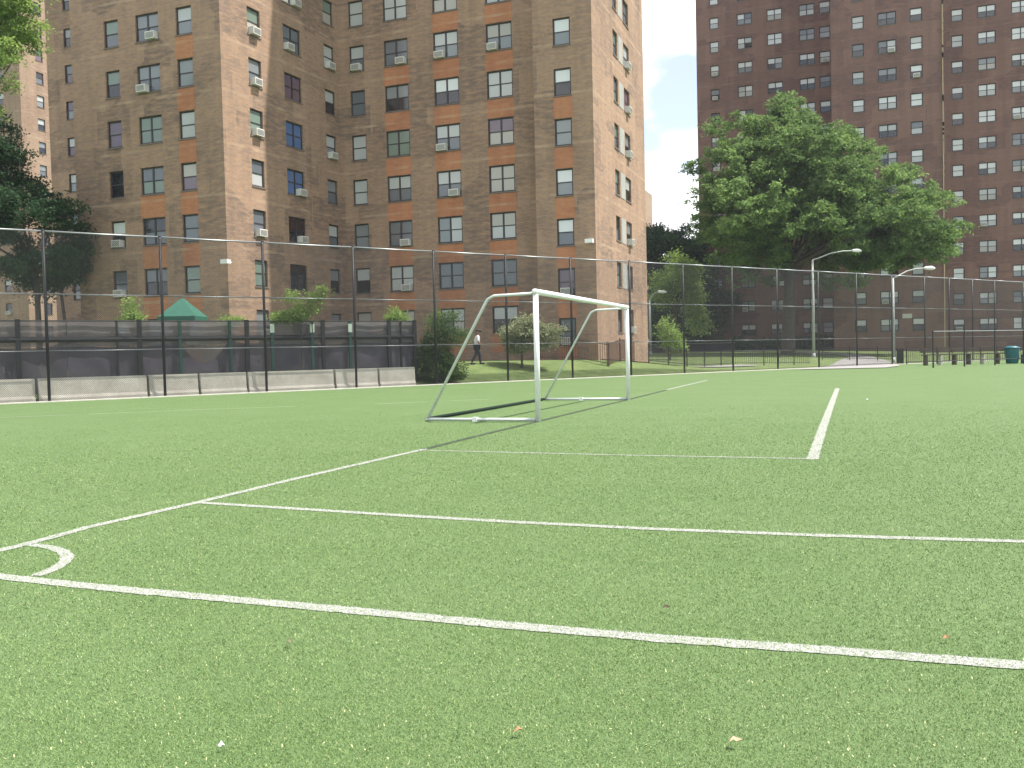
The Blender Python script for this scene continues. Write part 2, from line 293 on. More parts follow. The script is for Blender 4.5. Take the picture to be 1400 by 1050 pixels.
stripe('goal_line', [(-5.60, 4.0), (-5.60, 4.2), (-5.61, 4.9), (-5.68, 5.5), (-5.655, 6.1), (-5.635, 6.75), (-5.66, 8.29), (-5.60, 11.33)], .10, M['line'], .004, label='white goal line running from the corner towards the goal')
stripe('penalty_line', [(-5.585, 6.71), (-4.398, 6.613), (-3.376, 6.53), (-2.474, 6.483), (-1.338, 6.462), (-.238, 6.504), (1.011, 6.608), (10.9, 6.9)], .092, M['line'], .006, label='second white line crossing the turf')
stripe('goal_area_line', [(-5.545, 11.183), (-2.725, 11.025), (-.535, 10.992)], .06, M['line'], .008, label='thin white side line of the goal area')
stripe('goal_area_front_line', [(-.466, 10.94), (-.487, 16.141), (-.501, 29.787)], .13, M['line'], .012, label='broad white front line of the goal area')
stripe('old_goal_line', [(-5.6, 11.36), (-5.64, 13.594), (-5.64, 16.186), (-5.68, 20.047), (-5.68, 23.49), (-5.78, 29.7)], .12, M['darkline'], .004, label='blacked out line between the goalposts')
stripe('far_goal_line', [(-5.785, 29.766), (-5.803, 33.024), (-5.813, 38.703)], .12, M['line'], .006, label='white goal line beyond the goal')
stripe('worn_line', [(-20.6, 15.9), (-20.171, 16.833), (-19.636, 17.231), (-18.765, 17.906)], .09, M['line'], .004, label='bright left piece of a worn line near the fence')
stripe('worn_line', [(-18.6, 18.1), (-17.5, 19.0), (-16.95, 19.46), (-16.5, 19.9), (-14.4, 21.2)], .05, M['faint'], .004, label='faint middle piece of a worn line near the fence')
stripe('worn_line', [(-12.4, 22.2), (-11.7, 22.85), (-11.1, 23.5), (-9.9, 24.4)], .05, M['faint'], .004, label='faint piece of a worn line behind the goal')
arc = [(-5.60 + .90 * math.cos(a), 4.05 + .79 * math.sin(a)) for a in np.linspace(.10, math.pi / 2 - .06, 24)]
stripe('corner_arc', arc, .082, M['line'], .010, label='white quarter circle at the corner of the field')

# ------------------------------------------------------------------ windows
def unit_box(name, m):
    b = MB(); b.box(-.5, .5, -.5, .5, -.5, .5); return b.mesh(name, m)
PANE = {k: unit_box('pane_' + k, v) for k, v in G.items()}
FR = {}
def frame_mesh(w_, h_, dbl, fm):
    key = (round(w_, 2), round(h_, 2), dbl, fm.name)
    if key in FR: return FR[key]
    b = MB(); t = .095 if fm.name.endswith('blue') else .085; y0, y1 = .10, .155; x = w_ / 2
    b.box(-x, -x + t, y0, y1, 0, h_); b.box(x - t, x, y0, y1, 0, h_); b.box(-x + t, x - t, y0, y1, h_ - t, h_); b.box(-x + t, x - t, y0, y1, 0, t)
    if dbl: b.box(-.055, .055, y0 - .004, y1, t, h_ - t)
    for (a, c) in (((-x + t, -.055), (.055, x - t)) if dbl else ((-x + t, x - t),)): b.box(a, c, y0 + .008, y1, h_ * .5 - .03, h_ * .5 + .03)
    b.box(-x - .04, x + .04, -.045, y0 - .002, -.07, -.003, 1)
    FR[key] = b.mesh('window_frame_mesh', [fm, M['sill']]); return FR[key]
acb = MB(); acb.box(-.31, .31, -.26, .12, 0, .40, 0)
for i in range(7): acb.box(-.27, .27, -.266, -.2605, .045 + i * .045, .07 + i * .045, 1)
AC = acb.mesh('air_conditioner', [M['ac'], M['acg']])
def looks(style):
    r = rng.random()
    if style == 'far':
        top = 'white' if r < .55 else 'blind' if r < .8 else 'grey' if r < .88 else 'teal'; bot = rng.choice(['blind', 'grey', 'dark', 'dark', 'white', 'grey', 'curtain'])
    elif style == 'dim':
        top = rng.choice(['grey', 'teal', 'purple', 'grey', 'blind', 'dark']); bot = rng.choice(['teal', 'dark', 'grey', 'purple'])
    else:
        top = 'blind' if r < .36 else 'curtain' if r < .5 else 'grey' if r < .78 else 'teal' if r < .88 else 'purple' if r < .97 else 'green'; bot = rng.choice([top, top, 'grey', 'dark', 'teal', 'curtain'])
    return top, bot
def add_window(bld, P, th, w_, h_, dbl, fm, style='near', spec=None, ac=None):
    wo = inst('window', frame_mesh(w_, h_, dbl, fm), bld, P, (0, 0, th))
    top, bot = spec if spec else looks(style); x = w_ / 2 - (.095 if style == 'far' else .085); hh = h_ / 2
    cells = ((-x, -.055), (.055, x)) if dbl else ((-x, x),)
    for i, (a, c) in enumerate(cells):
        tt, bb = top, bot
        if dbl and i and not spec and rng.random() < .3: tt, bb = looks(style)
        drop = rng.choice([0, 0, 0, .1, .2]) if bb != 'dark' else 0
        inst('pane', PANE[tt], wo, ((a + c) / 2, .132, hh + hh / 2 - .015), (0, 0, 0), (c - a, .02, hh - .09))
        inst('pane', PANE[bb], wo, ((a + c) / 2, .142, hh / 2 + .015), (0, 0, 0), (c - a, .02, hh - .09))
    if ac is None: ac = rng.random() < (.30 if style == 'near' else .10)
    if ac:
        off = 0 if not dbl else rng.choice([-.38, .38]); inst('air_conditioner', AC, wo, (off, 0, .01))
    return wo
def wall(bld, A, B, z0, z1, cols, rows, m, fm, hw, style='near', specs=None, panels=None, name='wall'):
    """A->B left to right seen from outside. cols = [(s, width, double)], rows = [ztop]; real openings 150 mm deep"""
    A = Vector((A[0], A[1], 0)); B = Vector((B[0], B[1], 0)); Ln = (B - A).length; d = (B - A) / Ln; inn = Vector((-d.y, d.x, 0)); th = math.atan2(d.y, d.x)
    P = lambda s, y, z: A + d * s + inn * y + Vector((0, 0, z))
    xs = [0.0]; 
    for (s, w_, _) in sorted(cols): xs += [s - w_ / 2, s + w_ / 2]
    xs.append(Ln); zs = [z0]
    for zt in sorted(rows): zs += [zt - hw, zt]
    zs.append(z1); mb = MB()
    for i in range(len(xs) - 1):
        for j in range(len(zs) - 1):
            if i % 2 == 1 and j % 2 == 1:
                a, b, c, e = xs[i], xs[i + 1], zs[j], zs[j + 1]; D_ = .16
                mb.quad([P(a, 0, c), P(b, 0, c), P(b, D_, c), P(a, D_, c)]); mb.quad([P(a, 0, e), P(a, D_, e), P(b, D_, e), P(b, 0, e)])
                mb.quad([P(a, 0, c), P(a, D_, c), P(a, D_, e), P(a, 0, e)]); mb.quad([P(b, 0, c), P(b, 0, e), P(b, D_, e), P(b, D_, c)])
                mb.quad([P(a, D_, c), P(b, D_, c), P(b, D_, e), P(a, D_, e)])
            else: mb.quad([P(xs[i], 0, zs[j]), P(xs[i + 1], 0, zs[j]), P(xs[i + 1], 0, zs[j + 1]), P(xs[i], 0, zs[j + 1])])
    mb.build(name, m, bld)
    for ci, (s, w_, dbl) in enumerate(cols):
        for ri, zt in enumerate(rows):
            sp = (specs or {}).get((ci, ri)); spec, ac = (None, None) if sp is None else sp
            add_window(bld, P(s, 0, zt - hw), th, w_, hw, dbl, fm, style, spec, ac)
            if panels and ci in panels and ri >= panels[ci]:
                b = MB(); q0, q1 = s - w_ / 2 - .06, s + w_ / 2 + .06; za, zb = zt - HF + .02, zt - hw - .09
                for (p0, p1) in (((q0, -.012), (q1, -.012)),): 
                    b.quad([P(q0, -.012, za), P(q1, -.012, za), P(q1, -.012, zb), P(q0, -.012, zb)]); b.quad([P(q0, 0, za), P(q0, -.012, za), P(q0, -.012, zb), P(q0, 0, zb)]); b.quad([P(q1, -.012, za), P(q1, 0, za), P(q1, 0, zb), P(q1, -.012, zb)])
                    b.quad([P(q0, -.012, zb), P(q1, -.012, zb), P(q1, 0, zb), P(q0, 0, zb)]); b.quad([P(q0, 0, za), P(q1, 0, za), P(q1, -.012, za), P(q0, -.012, za)])
                b.build('brick_panel', M['orange'], bld)
    return P
def plain(bld, pts, z0, z1, m, name='wall'):
    mb = MB()
    for a, b in zip(pts[:-1], pts[1:]): mb.quad([(a[0], a[1], z0), (b[0], b[1], z0), (b[0], b[1], z1), (a[0], a[1], z1)])
    mb.build(name, m, bld)
def roof(bld, poly, z, m=None):
    mb = MB(); mb.quad([(x, y, z) for x, y in poly]); mb.build('roof', m or M['roof'], bld)

# ---- near brown tower
T = empty('brick_tower', (-22, 55, .8), label='large brown brick apartment tower left of centre with orange brick panels and angled wings', cat='building')
T.location = (0, 0, 0)
ZR = 53.0; V1, VL, V2, UC, VR = 51.177, 40.619, 49.502, -13.473, 54.728
A0 = (-41.93, VL); A1 = (-31.54, VL); B0 = (-30.69, V1); B1 = (-16.95, V1); C0 = (-16.95, V2); C1 = (UC, V2); D1 = (UC, V2 + 13.3)
rws = lambda z, a, b: [z - HF * j for j in range(a, b)]
fm = M['frame']
wall(T, A0, A1, .3, ZR, [(-38.963 + 41.93, 1.02, False), (-36.42 + 41.93, 1.6, True), (-33.913 + 41.93, 1.05, False)], rws(20.6, -2, 7), M['brick1'], fm, 1.5,
     specs={(0, 2): (('green', 'teal'), False), (0, 3): (('green', 'dark'), False), (0, 4): (('purple', 'purple'), False), (0, 5): (('dark', 'dark'), False), (0, 6): (('white', 'dark'), True), (0, 7): (('teal', 'teal'), True),
            (1, 2): (('grey', 'teal'), True), (1, 3): (('grey', 'teal'), True), (1, 4): (('green', 'green'), False), (1, 5): (('teal', 'green'), False), (1, 6): (('dark', 'teal'), False), (1, 7): (('teal', 'dark'), False),
            (2, 2): (('blind', 'grey'), False), (2, 3): (('grey', 'grey'), False), (2, 4): (('blind', 'blind'), False), (2, 5): (('curtain', 'purple'), False), (2, 6): (('teal', 'teal'), False), (2, 7): (('green', 'green'), False)},
     panels={1: 5, 2: 2})
wall(T, A1, B0, .3, ZR, [(2.69, 1.05, False), (6.02, 1.6, True), (9.65, 1.05, False)], rws(21.0, -2, 7), M['brick1'], fm, 1.5,
     specs={(0, 2): (('green', 'curtain'), True), (0, 3): (('grey', 'teal'), True), (0, 4): (('green', 'green'), True), (0, 5): (('teal', 'blind'), False), (0, 6): (('teal', 'teal'), True), (0, 7): (('green', 'green'), False),
            (1, 2): (('teal', 'teal'), True), (1, 3): (('purple', 'purple'), False), (1, 4): (('blue', 'blue'), False), (1, 5): (('blue', 'blue'), True), (1, 6): (('dark', 'dark'), True), (1, 7): (('dark', 'dark'), False)})
wall(T, B0, B1, .3, ZR, [(1.36, 1.05, False), (4.14, 1.65, True), (7.55, 1.65, True), (11.04, 1.65, True)], rws(21.07, -2, 7), M['brick1'], fm, 1.6,
     specs={(0, 3): (('teal', 'teal'), False), (1, 2): (('teal', 'teal'), True), (1, 3): (('grey', 'dark'), False), (2, 2): (('blind', 'grey'), True), (2, 3): (('white', 'dark'), False), (2, 4): (('blind', 'teal'), True),
            (3, 2): (('curtain', 'grey'), True), (3, 3): (('blind', 'blind'), False), (3, 5): (('curtain', 'curtain'), False), (3, 6): (('curtain', 'blind'), False), (2, 5): (('blind', 'teal'), True), (3, 7): (('teal', 'teal'), False)},
     panels={1: 2, 2: 1, 3: 0})
plain(T, [B1, C0], .3, ZR, M['brick1'], 'return_wall')
wall(T, C0, C1, .3, ZR, [(-15.233 + 16.95, 1.02, False)], rws(20.14, -2, 7), M['brick1'], fm, 1.52,
     specs={(0, 2): (('white', 'grey'), False), (0, 3): (('white', 'dark'), False), (0, 4): (('grey', 'grey'), False), (0, 5): (('white', 'grey'), False), (0, 6): (('white', 'teal'), False), (0, 7): (('purple', 'purple'), True), (0, 8): (('teal', 'teal'), True)}, panels={0: 3})
Pq = wall(T, C1, D1, .3, ZR, [(5.35, 1.1, False), (8.25, 1.5, False)], rws(20.85, -2, 7), M['brick1'], fm, 1.5,
     specs={(0, k): (rng.choice([('green', 'teal'), ('teal', 'green'), ('dark', 'teal')]), False) for k in range(9)} | {(1, 2): (('blind', 'grey'), True), (1, 4): (('grey', 'dark'), True)})
for j in range(-2, 7):
    zt = 20.85 - HF * j; b = MB(); b.quad([Pq(6.15, -.02, zt - 1.55), Pq(7.25, -.02, zt - 1.55), Pq(7.25, -.02, zt + .02), Pq(6.15, -.02, zt + .02)])
    b.quad([Pq(6.15, .0, zt - 1.55), Pq(6.15, -.02, zt - 1.55), Pq(6.15, -.02, zt + .02), Pq(6.15, 0, zt + .02)]); b.quad([Pq(7.25, -.02, zt - 1.55), Pq(7.25, .0, zt - 1.55), Pq(7.25, 0, zt + .02), Pq(7.25, -.02, zt + .02)])
    b.build('infill_panel', M['infill'], T)
RA, RB = (-59.0, VR), (-41.93, VR)
wall(T, RA, RB, .3, ZR, [(-56.7 + 59.0, 1.0, False)], [27.34 + HF, 27.34, 24.55, 21.75, 18.95, 16.15, 13.35, 10.55, 7.75], M['brick1'], fm, 1.4, 'dim')
plain(T, [RB, A0], .3, ZR, M['brick1'], 'side_wall')
E1 = (UC - 15, V2 + 13.3)
plain(T, [D1, E1, (E1[0], 70), (-59, 70), RA], .3, ZR, M['brick1'], 'rear_wall')
roof(T, [A0, A1, B0, B1, C0, C1, D1, E1, (E1[0], 70), (-59, 70), RA, RB], ZR)
# downpipe, corner floodlights
b = MB(); b.tube([(-17.25, V1 - .07, .9), (-17.25, V1 - .07, 45)], .06, 8); b.build('downpipe', M['conc'], T)
def floodlight(P, th):
    b = MB(); b.box(-.04, .04, -.32, 0, -.03, .03); b.box(-.22, .22, -.62, -.30, -.12, .10); me = b.mesh('floodlight', M['lens']); inst('floodlight', me, T, P, (0, 0, th))
floodlight((-31.3, 40.6, 6.6), 0); floodlight((UC - .25, V2, 7.5), 0)

# ---- right tower
T2 = empty('brick_tower', (0, 0, 0), label='tall dark red brick apartment tower at the right behind the big tree', cat='building')
f2 = M['frame2']; Z2 = 60
wall(T2, (-17.34, 111.13), (-1.95, 111.13), .5, Z2, [(-15.21 + 17.34, 1.05, False), (-11.7 + 17.34, 1.7, True), (-8.3 + 17.34, 1.7, True), (-4.73 + 17.34, 1.7, True), (14.55, 1.2, False)], rws(40.71, -1, 14), M['brick2'], f2, 1.3, 'far')
plain(T2, [(-1.95, 111.13), (-1.95, 100.5)], .5, Z2, M['brick2'], 'side_wall')
wall(T2, (-1.95, 100.5), (8.62, 100.5), .5, Z2, [(.66 + 1.95, 1.15, False), (3.41 + 1.95, 1.75, True), (6.11 + 1.95, 1.15, False)], rws(34.93, -3, 12), M['brick2'], f2, 1.3, 'far')
plain(T2, [(8.62, 100.5), (8.62, 111.26)], .5, Z2, M['brick2'], 'side_wall')
wall(T2, (8.62, 111.26), (29, 111.26), .5, Z2, [(10.84 - 8.62, 1.15, False), (13.73 - 8.62, 1.75, True), (16.97 - 8.62, 1.75, True), (20.3 - 8.62, 1.15, False)], rws(37.76, -2, 13), M['brick2'], f2, 1.3, 'far')
plain(T2, [(29, 111.26), (29, 135), (-17.34, 135), (-17.34, 111.13)], .5, Z2, M['brick2'], 'rear_wall')
roof(T2, [(-17.34, 111.13), (-1.95, 111.13), (-1.95, 100.5), (8.62, 100.5), (8.62, 111.26), (29, 111.26), (29, 135), (-17.34, 135)], Z2)
b = MB(); b.tube([(8.47, 100.38, 1), (8.47, 100.38, 58)], .05, 6)
for i in range(30):
    z = rng.uniform(18, 46); b.box(8.42, 8.56, 100.26, 100.325, z, z + rng.uniform(.2, .9))
b.build('downpipe', mat('yellowed_paint', (.33, .27, .17), .7), T2)
b = MB(); b.box(4.6, 5.5, 100.42, 100.49, 4.0, 4.45); b.build('wall_sign', M['signw'], T2)

# ---- far left tower, seen past the corner of the near one
T3 = empty('brick_tower', (0, 0, 0), label='far tan brick tower at the left edge with one sunlit side', cat='building')
wall(T3, (-92.75, 81.99), (-92.75, 100), .5, 60, [(2.9, 1.05, False), (7.5, 1.05, False)], rws(45.47, -1, 15), M['brick3'], fm, 1.4, 'dim')
wall(T3, (-118, 81.99), (-92.75, 81.99), .5, 60, [(12, 1.6, True), (17.5, 1.6, True), (22, 1.05, False)], rws(45.47, -1, 15), M['brick3'], fm, 1.4, 'dim')
plain(T3, [(-92.75, 100), (-118, 100), (-118, 81.99)], .5, 60, M['brick3'], 'rear_wall'); roof(T3, [(-92.75, 100), (-118, 100), (-118, 81.99), (-92.75, 81.99)], 60)
# ---- sliver of a distant block in the gap
T4 = empty('distant_block', (0, 0, 0), label='sliver of a distant tan block showing past the right edge of the brown tower', cat='building')
wall(T4, (-68, 206), (-46.6, 206), .5, 40, [(18.8, 1.4, False), (15, 1.4, False)], rws(37.5, 0, 12), M['brick3'], fm, 1.4, 'far')
plain(T4, [(-46.6, 206), (-46.6, 225), (-68, 225), (-68, 206)], .5, 40, M['brick3'], 'side_wall'); roof(T4, [(-68, 206), (-46.6, 206), (-46.6, 225), (-68, 225)], 40)

# ------------------------------------------------------------------ tall chain link fence
def wires(name, parent, s0, s1, z0, z1, m, pitch=.07, r=.0021, d=0.0, frame=None):
    H_ = z1 - z0; v = []; f = []; P = frame or (lambda s, z: fpt(s, d, z)); nseg = 6
    base_n = np.array((FN[0], FN[1], 0))
    for sg in (1, -1):
        s = s0 - (H_ if sg > 0 else 0)
        while s < s1 + (0 if sg > 0 else H_):
            a0 = s; a1 = s + sg * H_; za, zb = z0, z1; lo, hi = min(a0, a1), max(a0, a1)
            if hi > s0 and lo < s1:
                ta = max(0, ((s0 - a0) / (a1 - a0)) if sg > 0 else ((s1 - a0) / (a1 - a0))); tb = min(1, ((s1 - a0) / (a1 - a0)) if sg > 0 else ((s0 - a0) / (a1 - a0)))
                if tb > ta:
                    k = max(1, int(nseg * (tb - ta))); n0 = len(v)
                    for i in range(k + 1):
                        t = ta + (tb - ta) * i / k; p = P(a0 + (a1 - a0) * t, z0 + H_ * t)
                        dirn = Vector((FD[0] * sg, FD[1] * sg, 1)).normalized(); nn = Vector(base_n); bb = dirn.cross(nn)
                        for q in range(3):
                            an = q * 2.0944; o_ = p + (nn * math.cos(an) + bb * math.sin(an)) * r; v.append((o_.x, o_.y, o_.z))
                    for i in range(k):
                        for q in range(3):
                            a = n0 + i * 3 + q; b_ = n0 + i * 3 + (q + 1) % 3; f.append((a, b_, b_ + 3, a + 3))
            s += pitch
    me = bpy.data.meshes.new(name); me.from_pydata(v, [], f); me.materials.append(m); me.update()
    o = inst(name, me, parent); o['kind'] = 'stuff'; return o
FH = 6.0; SP = 3.932
F = empty('chain_link_fence', (0, 0, 0), label='tall black chain link fence with pale rails along the far side of the field', cat='fence')
pm = MB(); pm.tube([(0, 0, -.1), (0, 0, FH + .02)], .052, 10); pm.tube([(0, 0, FH + .02), (0, 0, FH + .07)], [.06, .03], 10); pmesh = pm.mesh('post', M['black'], True)
ks = [-3, -2, -1, 0, 1, 2, 3, 4, 5, 6, 7, 8, 9, 10, 11, 12, 13, 14, 14.8, 15.6, 16.4, 17.5, 18.5]
for k in ks: inst('post', pmesh, F, fpt(SP * k, 0, 0))
for i in range(len(ks) - 1):
    a, c = SP * ks[i] + .053, SP * ks[i + 1] - .053
    for z, r_, nm in ((FH, .03, 'top_rail'), (3.80, .024, 'middle_rail'), (1.80, .018, 'lower_rail')):
        b = MB(); b.tube([fpt(a, 0, z), fpt((a + c) / 2, 0, z - .012), fpt(c, 0, z)], r_, 8); b.build(nm, M['galv'], F, True)
wires('chain_link_mesh', F, SP * -3, SP * 18.5, .05, FH - .03, M['black'], .07, .0036, -.06)
# lower fence in front of the bench
F2 = empty('low_fence', (0, 0, 0), label='shorter black chain link fence at the right edge in front of the bench', cat='fence')
lp = [Vector((4.04, 54.8, 0)), Vector((5.8, 56.9, 0)), Vector((7.6, 59.0, 0)), Vector((9.4, 61.1, 0)), Vector((11.2, 63.2, 0)), Vector((13.0, 65.3, 0))]
for p in lp: b = MB(); b.tube([p + Vector((0, 0, -.1)), p + Vector((0, 0, 2.05))], .045, 8); b.build('post', M['black'], F2)
for a, c in zip(lp[:-1], lp[1:]):
    for z, nm in ((2.0, 'top_rail'), (.35, 'lower_rail')):
        b = MB(); b.tube([a + Vector((0, 0, z)), c + Vector((0, 0, z))], .022, 6); b.build(nm, M['galv'] if z > 1 else M['black'], F2)

# ------------------------------------------------------------------ concrete barriers and mesh fence
grp = 'concrete barriers in a row behind the tall fence'
cuts = [-13.3, -9.5, -5.7, -1.9, -.35, 3.4, 5.3, 7.2, 10.95, 13.0, 14.85]
prof = [(-.20, 0), (-.20, .12), (-.14, .22), (-.10, .83), (.10, .83), (.14, .22), (.20, .12), (.20, 0)]
names = ['off the left edge of the photo, partly in view', 'at the left edge of the photo', 'left of the first full fence post', 'short piece at the first fence post', 'long one between first and second fence posts', 'just right of the second fence post', 'left of the third fence post', 'long one right of the third fence post', 'left of the fourth fence post', 'rightmost of the row, ending at the dark shrub']
for i in range(len(cuts) - 1):
    s0, s1 = cuts[i] + .05, cuts[i + 1] - .05; n = 10
    mb = MB(); 
    for q in range(n):
        pass
    vs = []; js = rng.uniform(-.02, .02)
    for s in (s0, s0 + .03, s1 - .03, s1):
        ins = .02 if s in (s0, s1) else 0
        for (d, z) in prof: vs.append(fpt(s, .42 + js + d * (1 - ins * 2), z * (1 - ins)))
    mb.v = [tuple(p) for p in vs]; k = len(prof)
    for q in range(3):
        for j in range(k - 1): mb.f.append((q * k + j, (q + 1) * k + j, (q + 1) * k + j + 1, q * k + j + 1)); mb.m.append(0)
    mb.f.append(tuple(range(k))); mb.m.append(0); mb.f.append(tuple(3 * k + j for j in range(k))[::-1]); mb.m.append(0)
    o = mb.build('concrete_barrier', M['conc'], label='weathered concrete barrier ' + names[i], cat='barrier', group=grp)
    bm = bmesh.new(); bm.from_mesh(o.data); bmesh.ops.recalc_face_normals(bm, faces=bm.faces); bm.to_mesh(o.data); bm.free()

MF = empty('screened_fence', (0, 0, 0), label='dark mesh screened fence standing behind the concrete barriers', cat='fence')
md = 1.05; s_beg, s_end = -14.0, 15.3; MH = 2.93
frp = lambda s, d, z: fpt(s, md + d, z)
def cloth(name, s0, s1, ztop, zbot, m, dd, amp):
    mb = MB(); ns = max(6, int((s1 - s0) / .2)); nz_ = 10; ph = rng.uniform(0, 6)
    for i in range(ns + 1):
        s = s0 + (s1 - s0) * i / ns; zt = ztop(s) if callable(ztop) else ztop
        for j in range(nz_ + 1):
            z = zbot + (zt - zbot) * j / nz_; t = (s - s0) / (s1 - s0)
            bulge = amp * math.sin(math.pi * t) * (.6 + .4 * math.sin(z * 2.3 + ph)) + .5 * amp * math.sin(s * 4 + z * 1.2 + ph) * math.sin(z * 1.9 + s + ph)
            mb.v.append(tuple(frp(s, dd + bulge, z)))
    for i in range(ns):
        for j in range(nz_):
            a = i * (nz_ + 1) + j; mb.f.append((a, a + nz_ + 1, a + nz_ + 2, a + 1)); mb.m.append(0)
    mb.build(name, m, MF, True)
posts = [(-13.5, 'b'), (-10.6, 'b'), (-7.8, 'b'), (-4.9, 'b'), (-2.1, 'b'), (-.8, 'w'), (2.5, 'b'), (3.3, 'w'), (4.8, 'g'), (6.75, 'g'), (7.45, 'w'), (8.5, 'g'), (10.25, 'g'), (10.75, 'w'), (12.0, 'g'), (13.9, 'w'), (14.5, 'b'), (15.2, 'w')]
for i, (s, t) in enumerate(posts):
    b = MB(); w2 = {'b': .035, 'w': .085, 'g': .06}[t]
    p = frp(s, -.10 if t != 'b' else -.08, 0); c_, s_ = FD
    q = [p + Vector((FD[0] * a + FN[0] * e, FD[1] * a + FN[1] * e, 0)) for a, e in ((-w2, -.035), (w2, -.035), (w2, .035), (-w2, .035))]
    z0, z1 = 0.05, MH + (.02 if t == 'w' else -.02)
    lo = [v + Vector((0, 0, z0)) for v in q]; hi = [v + Vector((0, 0, z1)) for v in q]
    b.quad(hi); 
    for k in range(4): b.quad([lo[k], lo[(k + 1) % 4], hi[(k + 1) % 4], hi[k]])
    b.build('post', M['greenpost'] if t == 'g' else M['black'], MF, label='dark green post with a pale marker' if i in (11, 12, 14) else None)
    if i in (11, 12, 14):
        for a in ((-.09, .09),) if i != 12 else ((-.10, -.025), (.025, .10)):
            b = MB(); p1 = [frp(s + a[0], -.15, z) for z in (2.42, 2.78)]; p2 = [frp(s + a[1], -.15, z) for z in (2.42, 2.78)]; b.quad([p1[0], p2[0], p2[1], p1[1]])
            q1 = [frp(s + a[0], -.138, z) for z in (2.42, 2.78)]; q2 = [frp(s + a[1], -.138, z) for z in (2.42, 2.78)]; b.quad([p1[1], p2[1], q2[1], q1[1]]); b.quad([q1[0], p1[0], p1[1], q1[1]]); b.quad([p2[0], q2[0], q2[1], p2[1]])
            b.build('marker_panel', M['tape'], MF)
for z, h_ in ((2.22, .10), (MH - .03, .025)):
    b = MB(); a0, a1 = frp(s_beg, -.045, z), frp(s_end, -.045, z)
    b.tube([a0, a1], h_, 8); b.build('rail', M['black'], MF)
bps = [-14.0, -10.6, -7.8, -4.9, -2.1, .8, 4.8, 6.75, 8.5, 10.25, 12.0, 14.5, 15.3]
for i, (a, c) in enumerate(zip(bps[:-1], bps[1:])):
    cloth('screen_panel', a + .01, c - .01, MH - .02, 1.95, M['fabric2'] if i in (5, 6, 7) else M['fabric2'], .03, .02)
    sag = {6: .95, 7: .18, 8: .05, 9: .42, 5: .30, 4: .30, 3: .22, 10: .06, 2: .15}.get(i, .1)
    cloth('screen_panel', a + .01, c - .01, lambda s, a=a, c=c, g_=sag: 2.16 - g_ * (1 - ((s - (a + c) / 2) / ((c - a) / 2)) ** 2), .25, M['fabric'], .05, .10)
    cloth('screen_panel', a + .01, c - .01, 1.93, .3, M['fabric2'], .14, .03)
# the end return of the screen
b = MB(); b.quad([frp(15.3, -.04, .1), frp(15.3, 3.2, .6), frp(15.3, 3.2, MH), frp(15.3, -.04, MH - .02)]); b.build('screen_panel', M['fabric'], MF)

# ------------------------------------------------------------------ picket fences
def picket_fence(pts, h_, label, step=.13, m=None):
    m = m or M['black']; o = empty('picket_fence', (0, 0, 0), label=label, cat='fence'); pk = MB()
    for a, c in zip(pts[:-1], pts[1:]):
        a = Vector((*a, 0)); c = Vector((*c, 0)); Ln = (c - a).length; d = (c - a) / Ln; n = int(Ln / step)
        for i in range(n):
            p = a + d * (i + .5) * Ln / n; z = gz(p.x, p.y)
            if i % 16 == 0: b = MB(); b.tube([(p.x, p.y, z - .1), (p.x, p.y, z + h_ + .1)], .04, 6); b.build('post', m, o)
            else: pk.tube([(p.x, p.y, z + .08), (p.x, p.y, z + h_)], .016, 3)
        for zz in (h_ - .06, .18):
            b = MB(); k = max(2, int(Ln / 1.5)); q = [a + d * Ln * i / k for i in range(k + 1)]; b.tube([(v.x, v.y, gz(v.x, v.y) + zz) for v in q], .018, 5); b.build('rail', m, o)
    pk.build('pickets', m, o, kind='stuff')
picket_fence([(-16.9, 48.6), (-12.6, 48.4), (-12.3, 53.5)], 1.25, 'low dark picket fence at the foot of the brown tower', m=mat('rusty_brown_iron', (.07, .035, .025), .7))
picket_fence([(-11.3, 52.6), (-7.6, 61.8), (-2.8, 64.2)], 1.05, 'low black picket fence on the lawn left of the path')
picket_fence([(-2.4, 74.5), (3.4, 72.4)], 1.0, 'low picket fence beyond the path by the farther lamp')
picket_fence([(3.2, 66), (14, 71)], 1.0, 'low picket fence on the bright lawn behind the bench')

# ------------------------------------------------------------------ goal
GL = empty('soccer_goal', (0, 0, 0), label='white metal soccer goal without a net', cat='goal')
gx = -5.62; ga, gb = 16.25, 23.6; H = 2.46
for v in (ga, gb):
    b = MB(); b.tube([(gx, v, 0), (gx, v, H - .052)], .052, 14); b.build('post', M['goal'], GL, True)
b = MB(); b.tube([(gx, ga - .055, H), (gx, gb + .055, H)], .055, 14); b.build('crossbar', M['goal'], GL, True)
for v in (ga, gb):
    b = MB(); pts = [(gx - .06, v, H - .03), (gx - .85, v + .02, H - .04), (gx - .98, v + .02, H - .1), (gx - 1.06, v + .02, H - .22), (gx - 2.32, v, .06)]
    b.tube(pts, .028, 10); b.build('back_stay', M['goalg'], GL, True)
    b = MB(); b.tube([(gx - .05, v, .04), (gx - 2.36, v, .04)], .03, 10); b.build('side_ground_bar', M['goalg'], GL, True)
    b = MB(); b.box(gx - 1.35, gx - 1.25, v - .04, v + .04, 0.0, .085); b.build('ground_anchor', M['goal'], GL)
b = MB(); b.tube([(gx - 2.36, ga + .03, .045), (gx - 2.36, gb - .03, .045)], .036, 10); b.build('rear_ground_bar', M['darkbar'], GL, True)

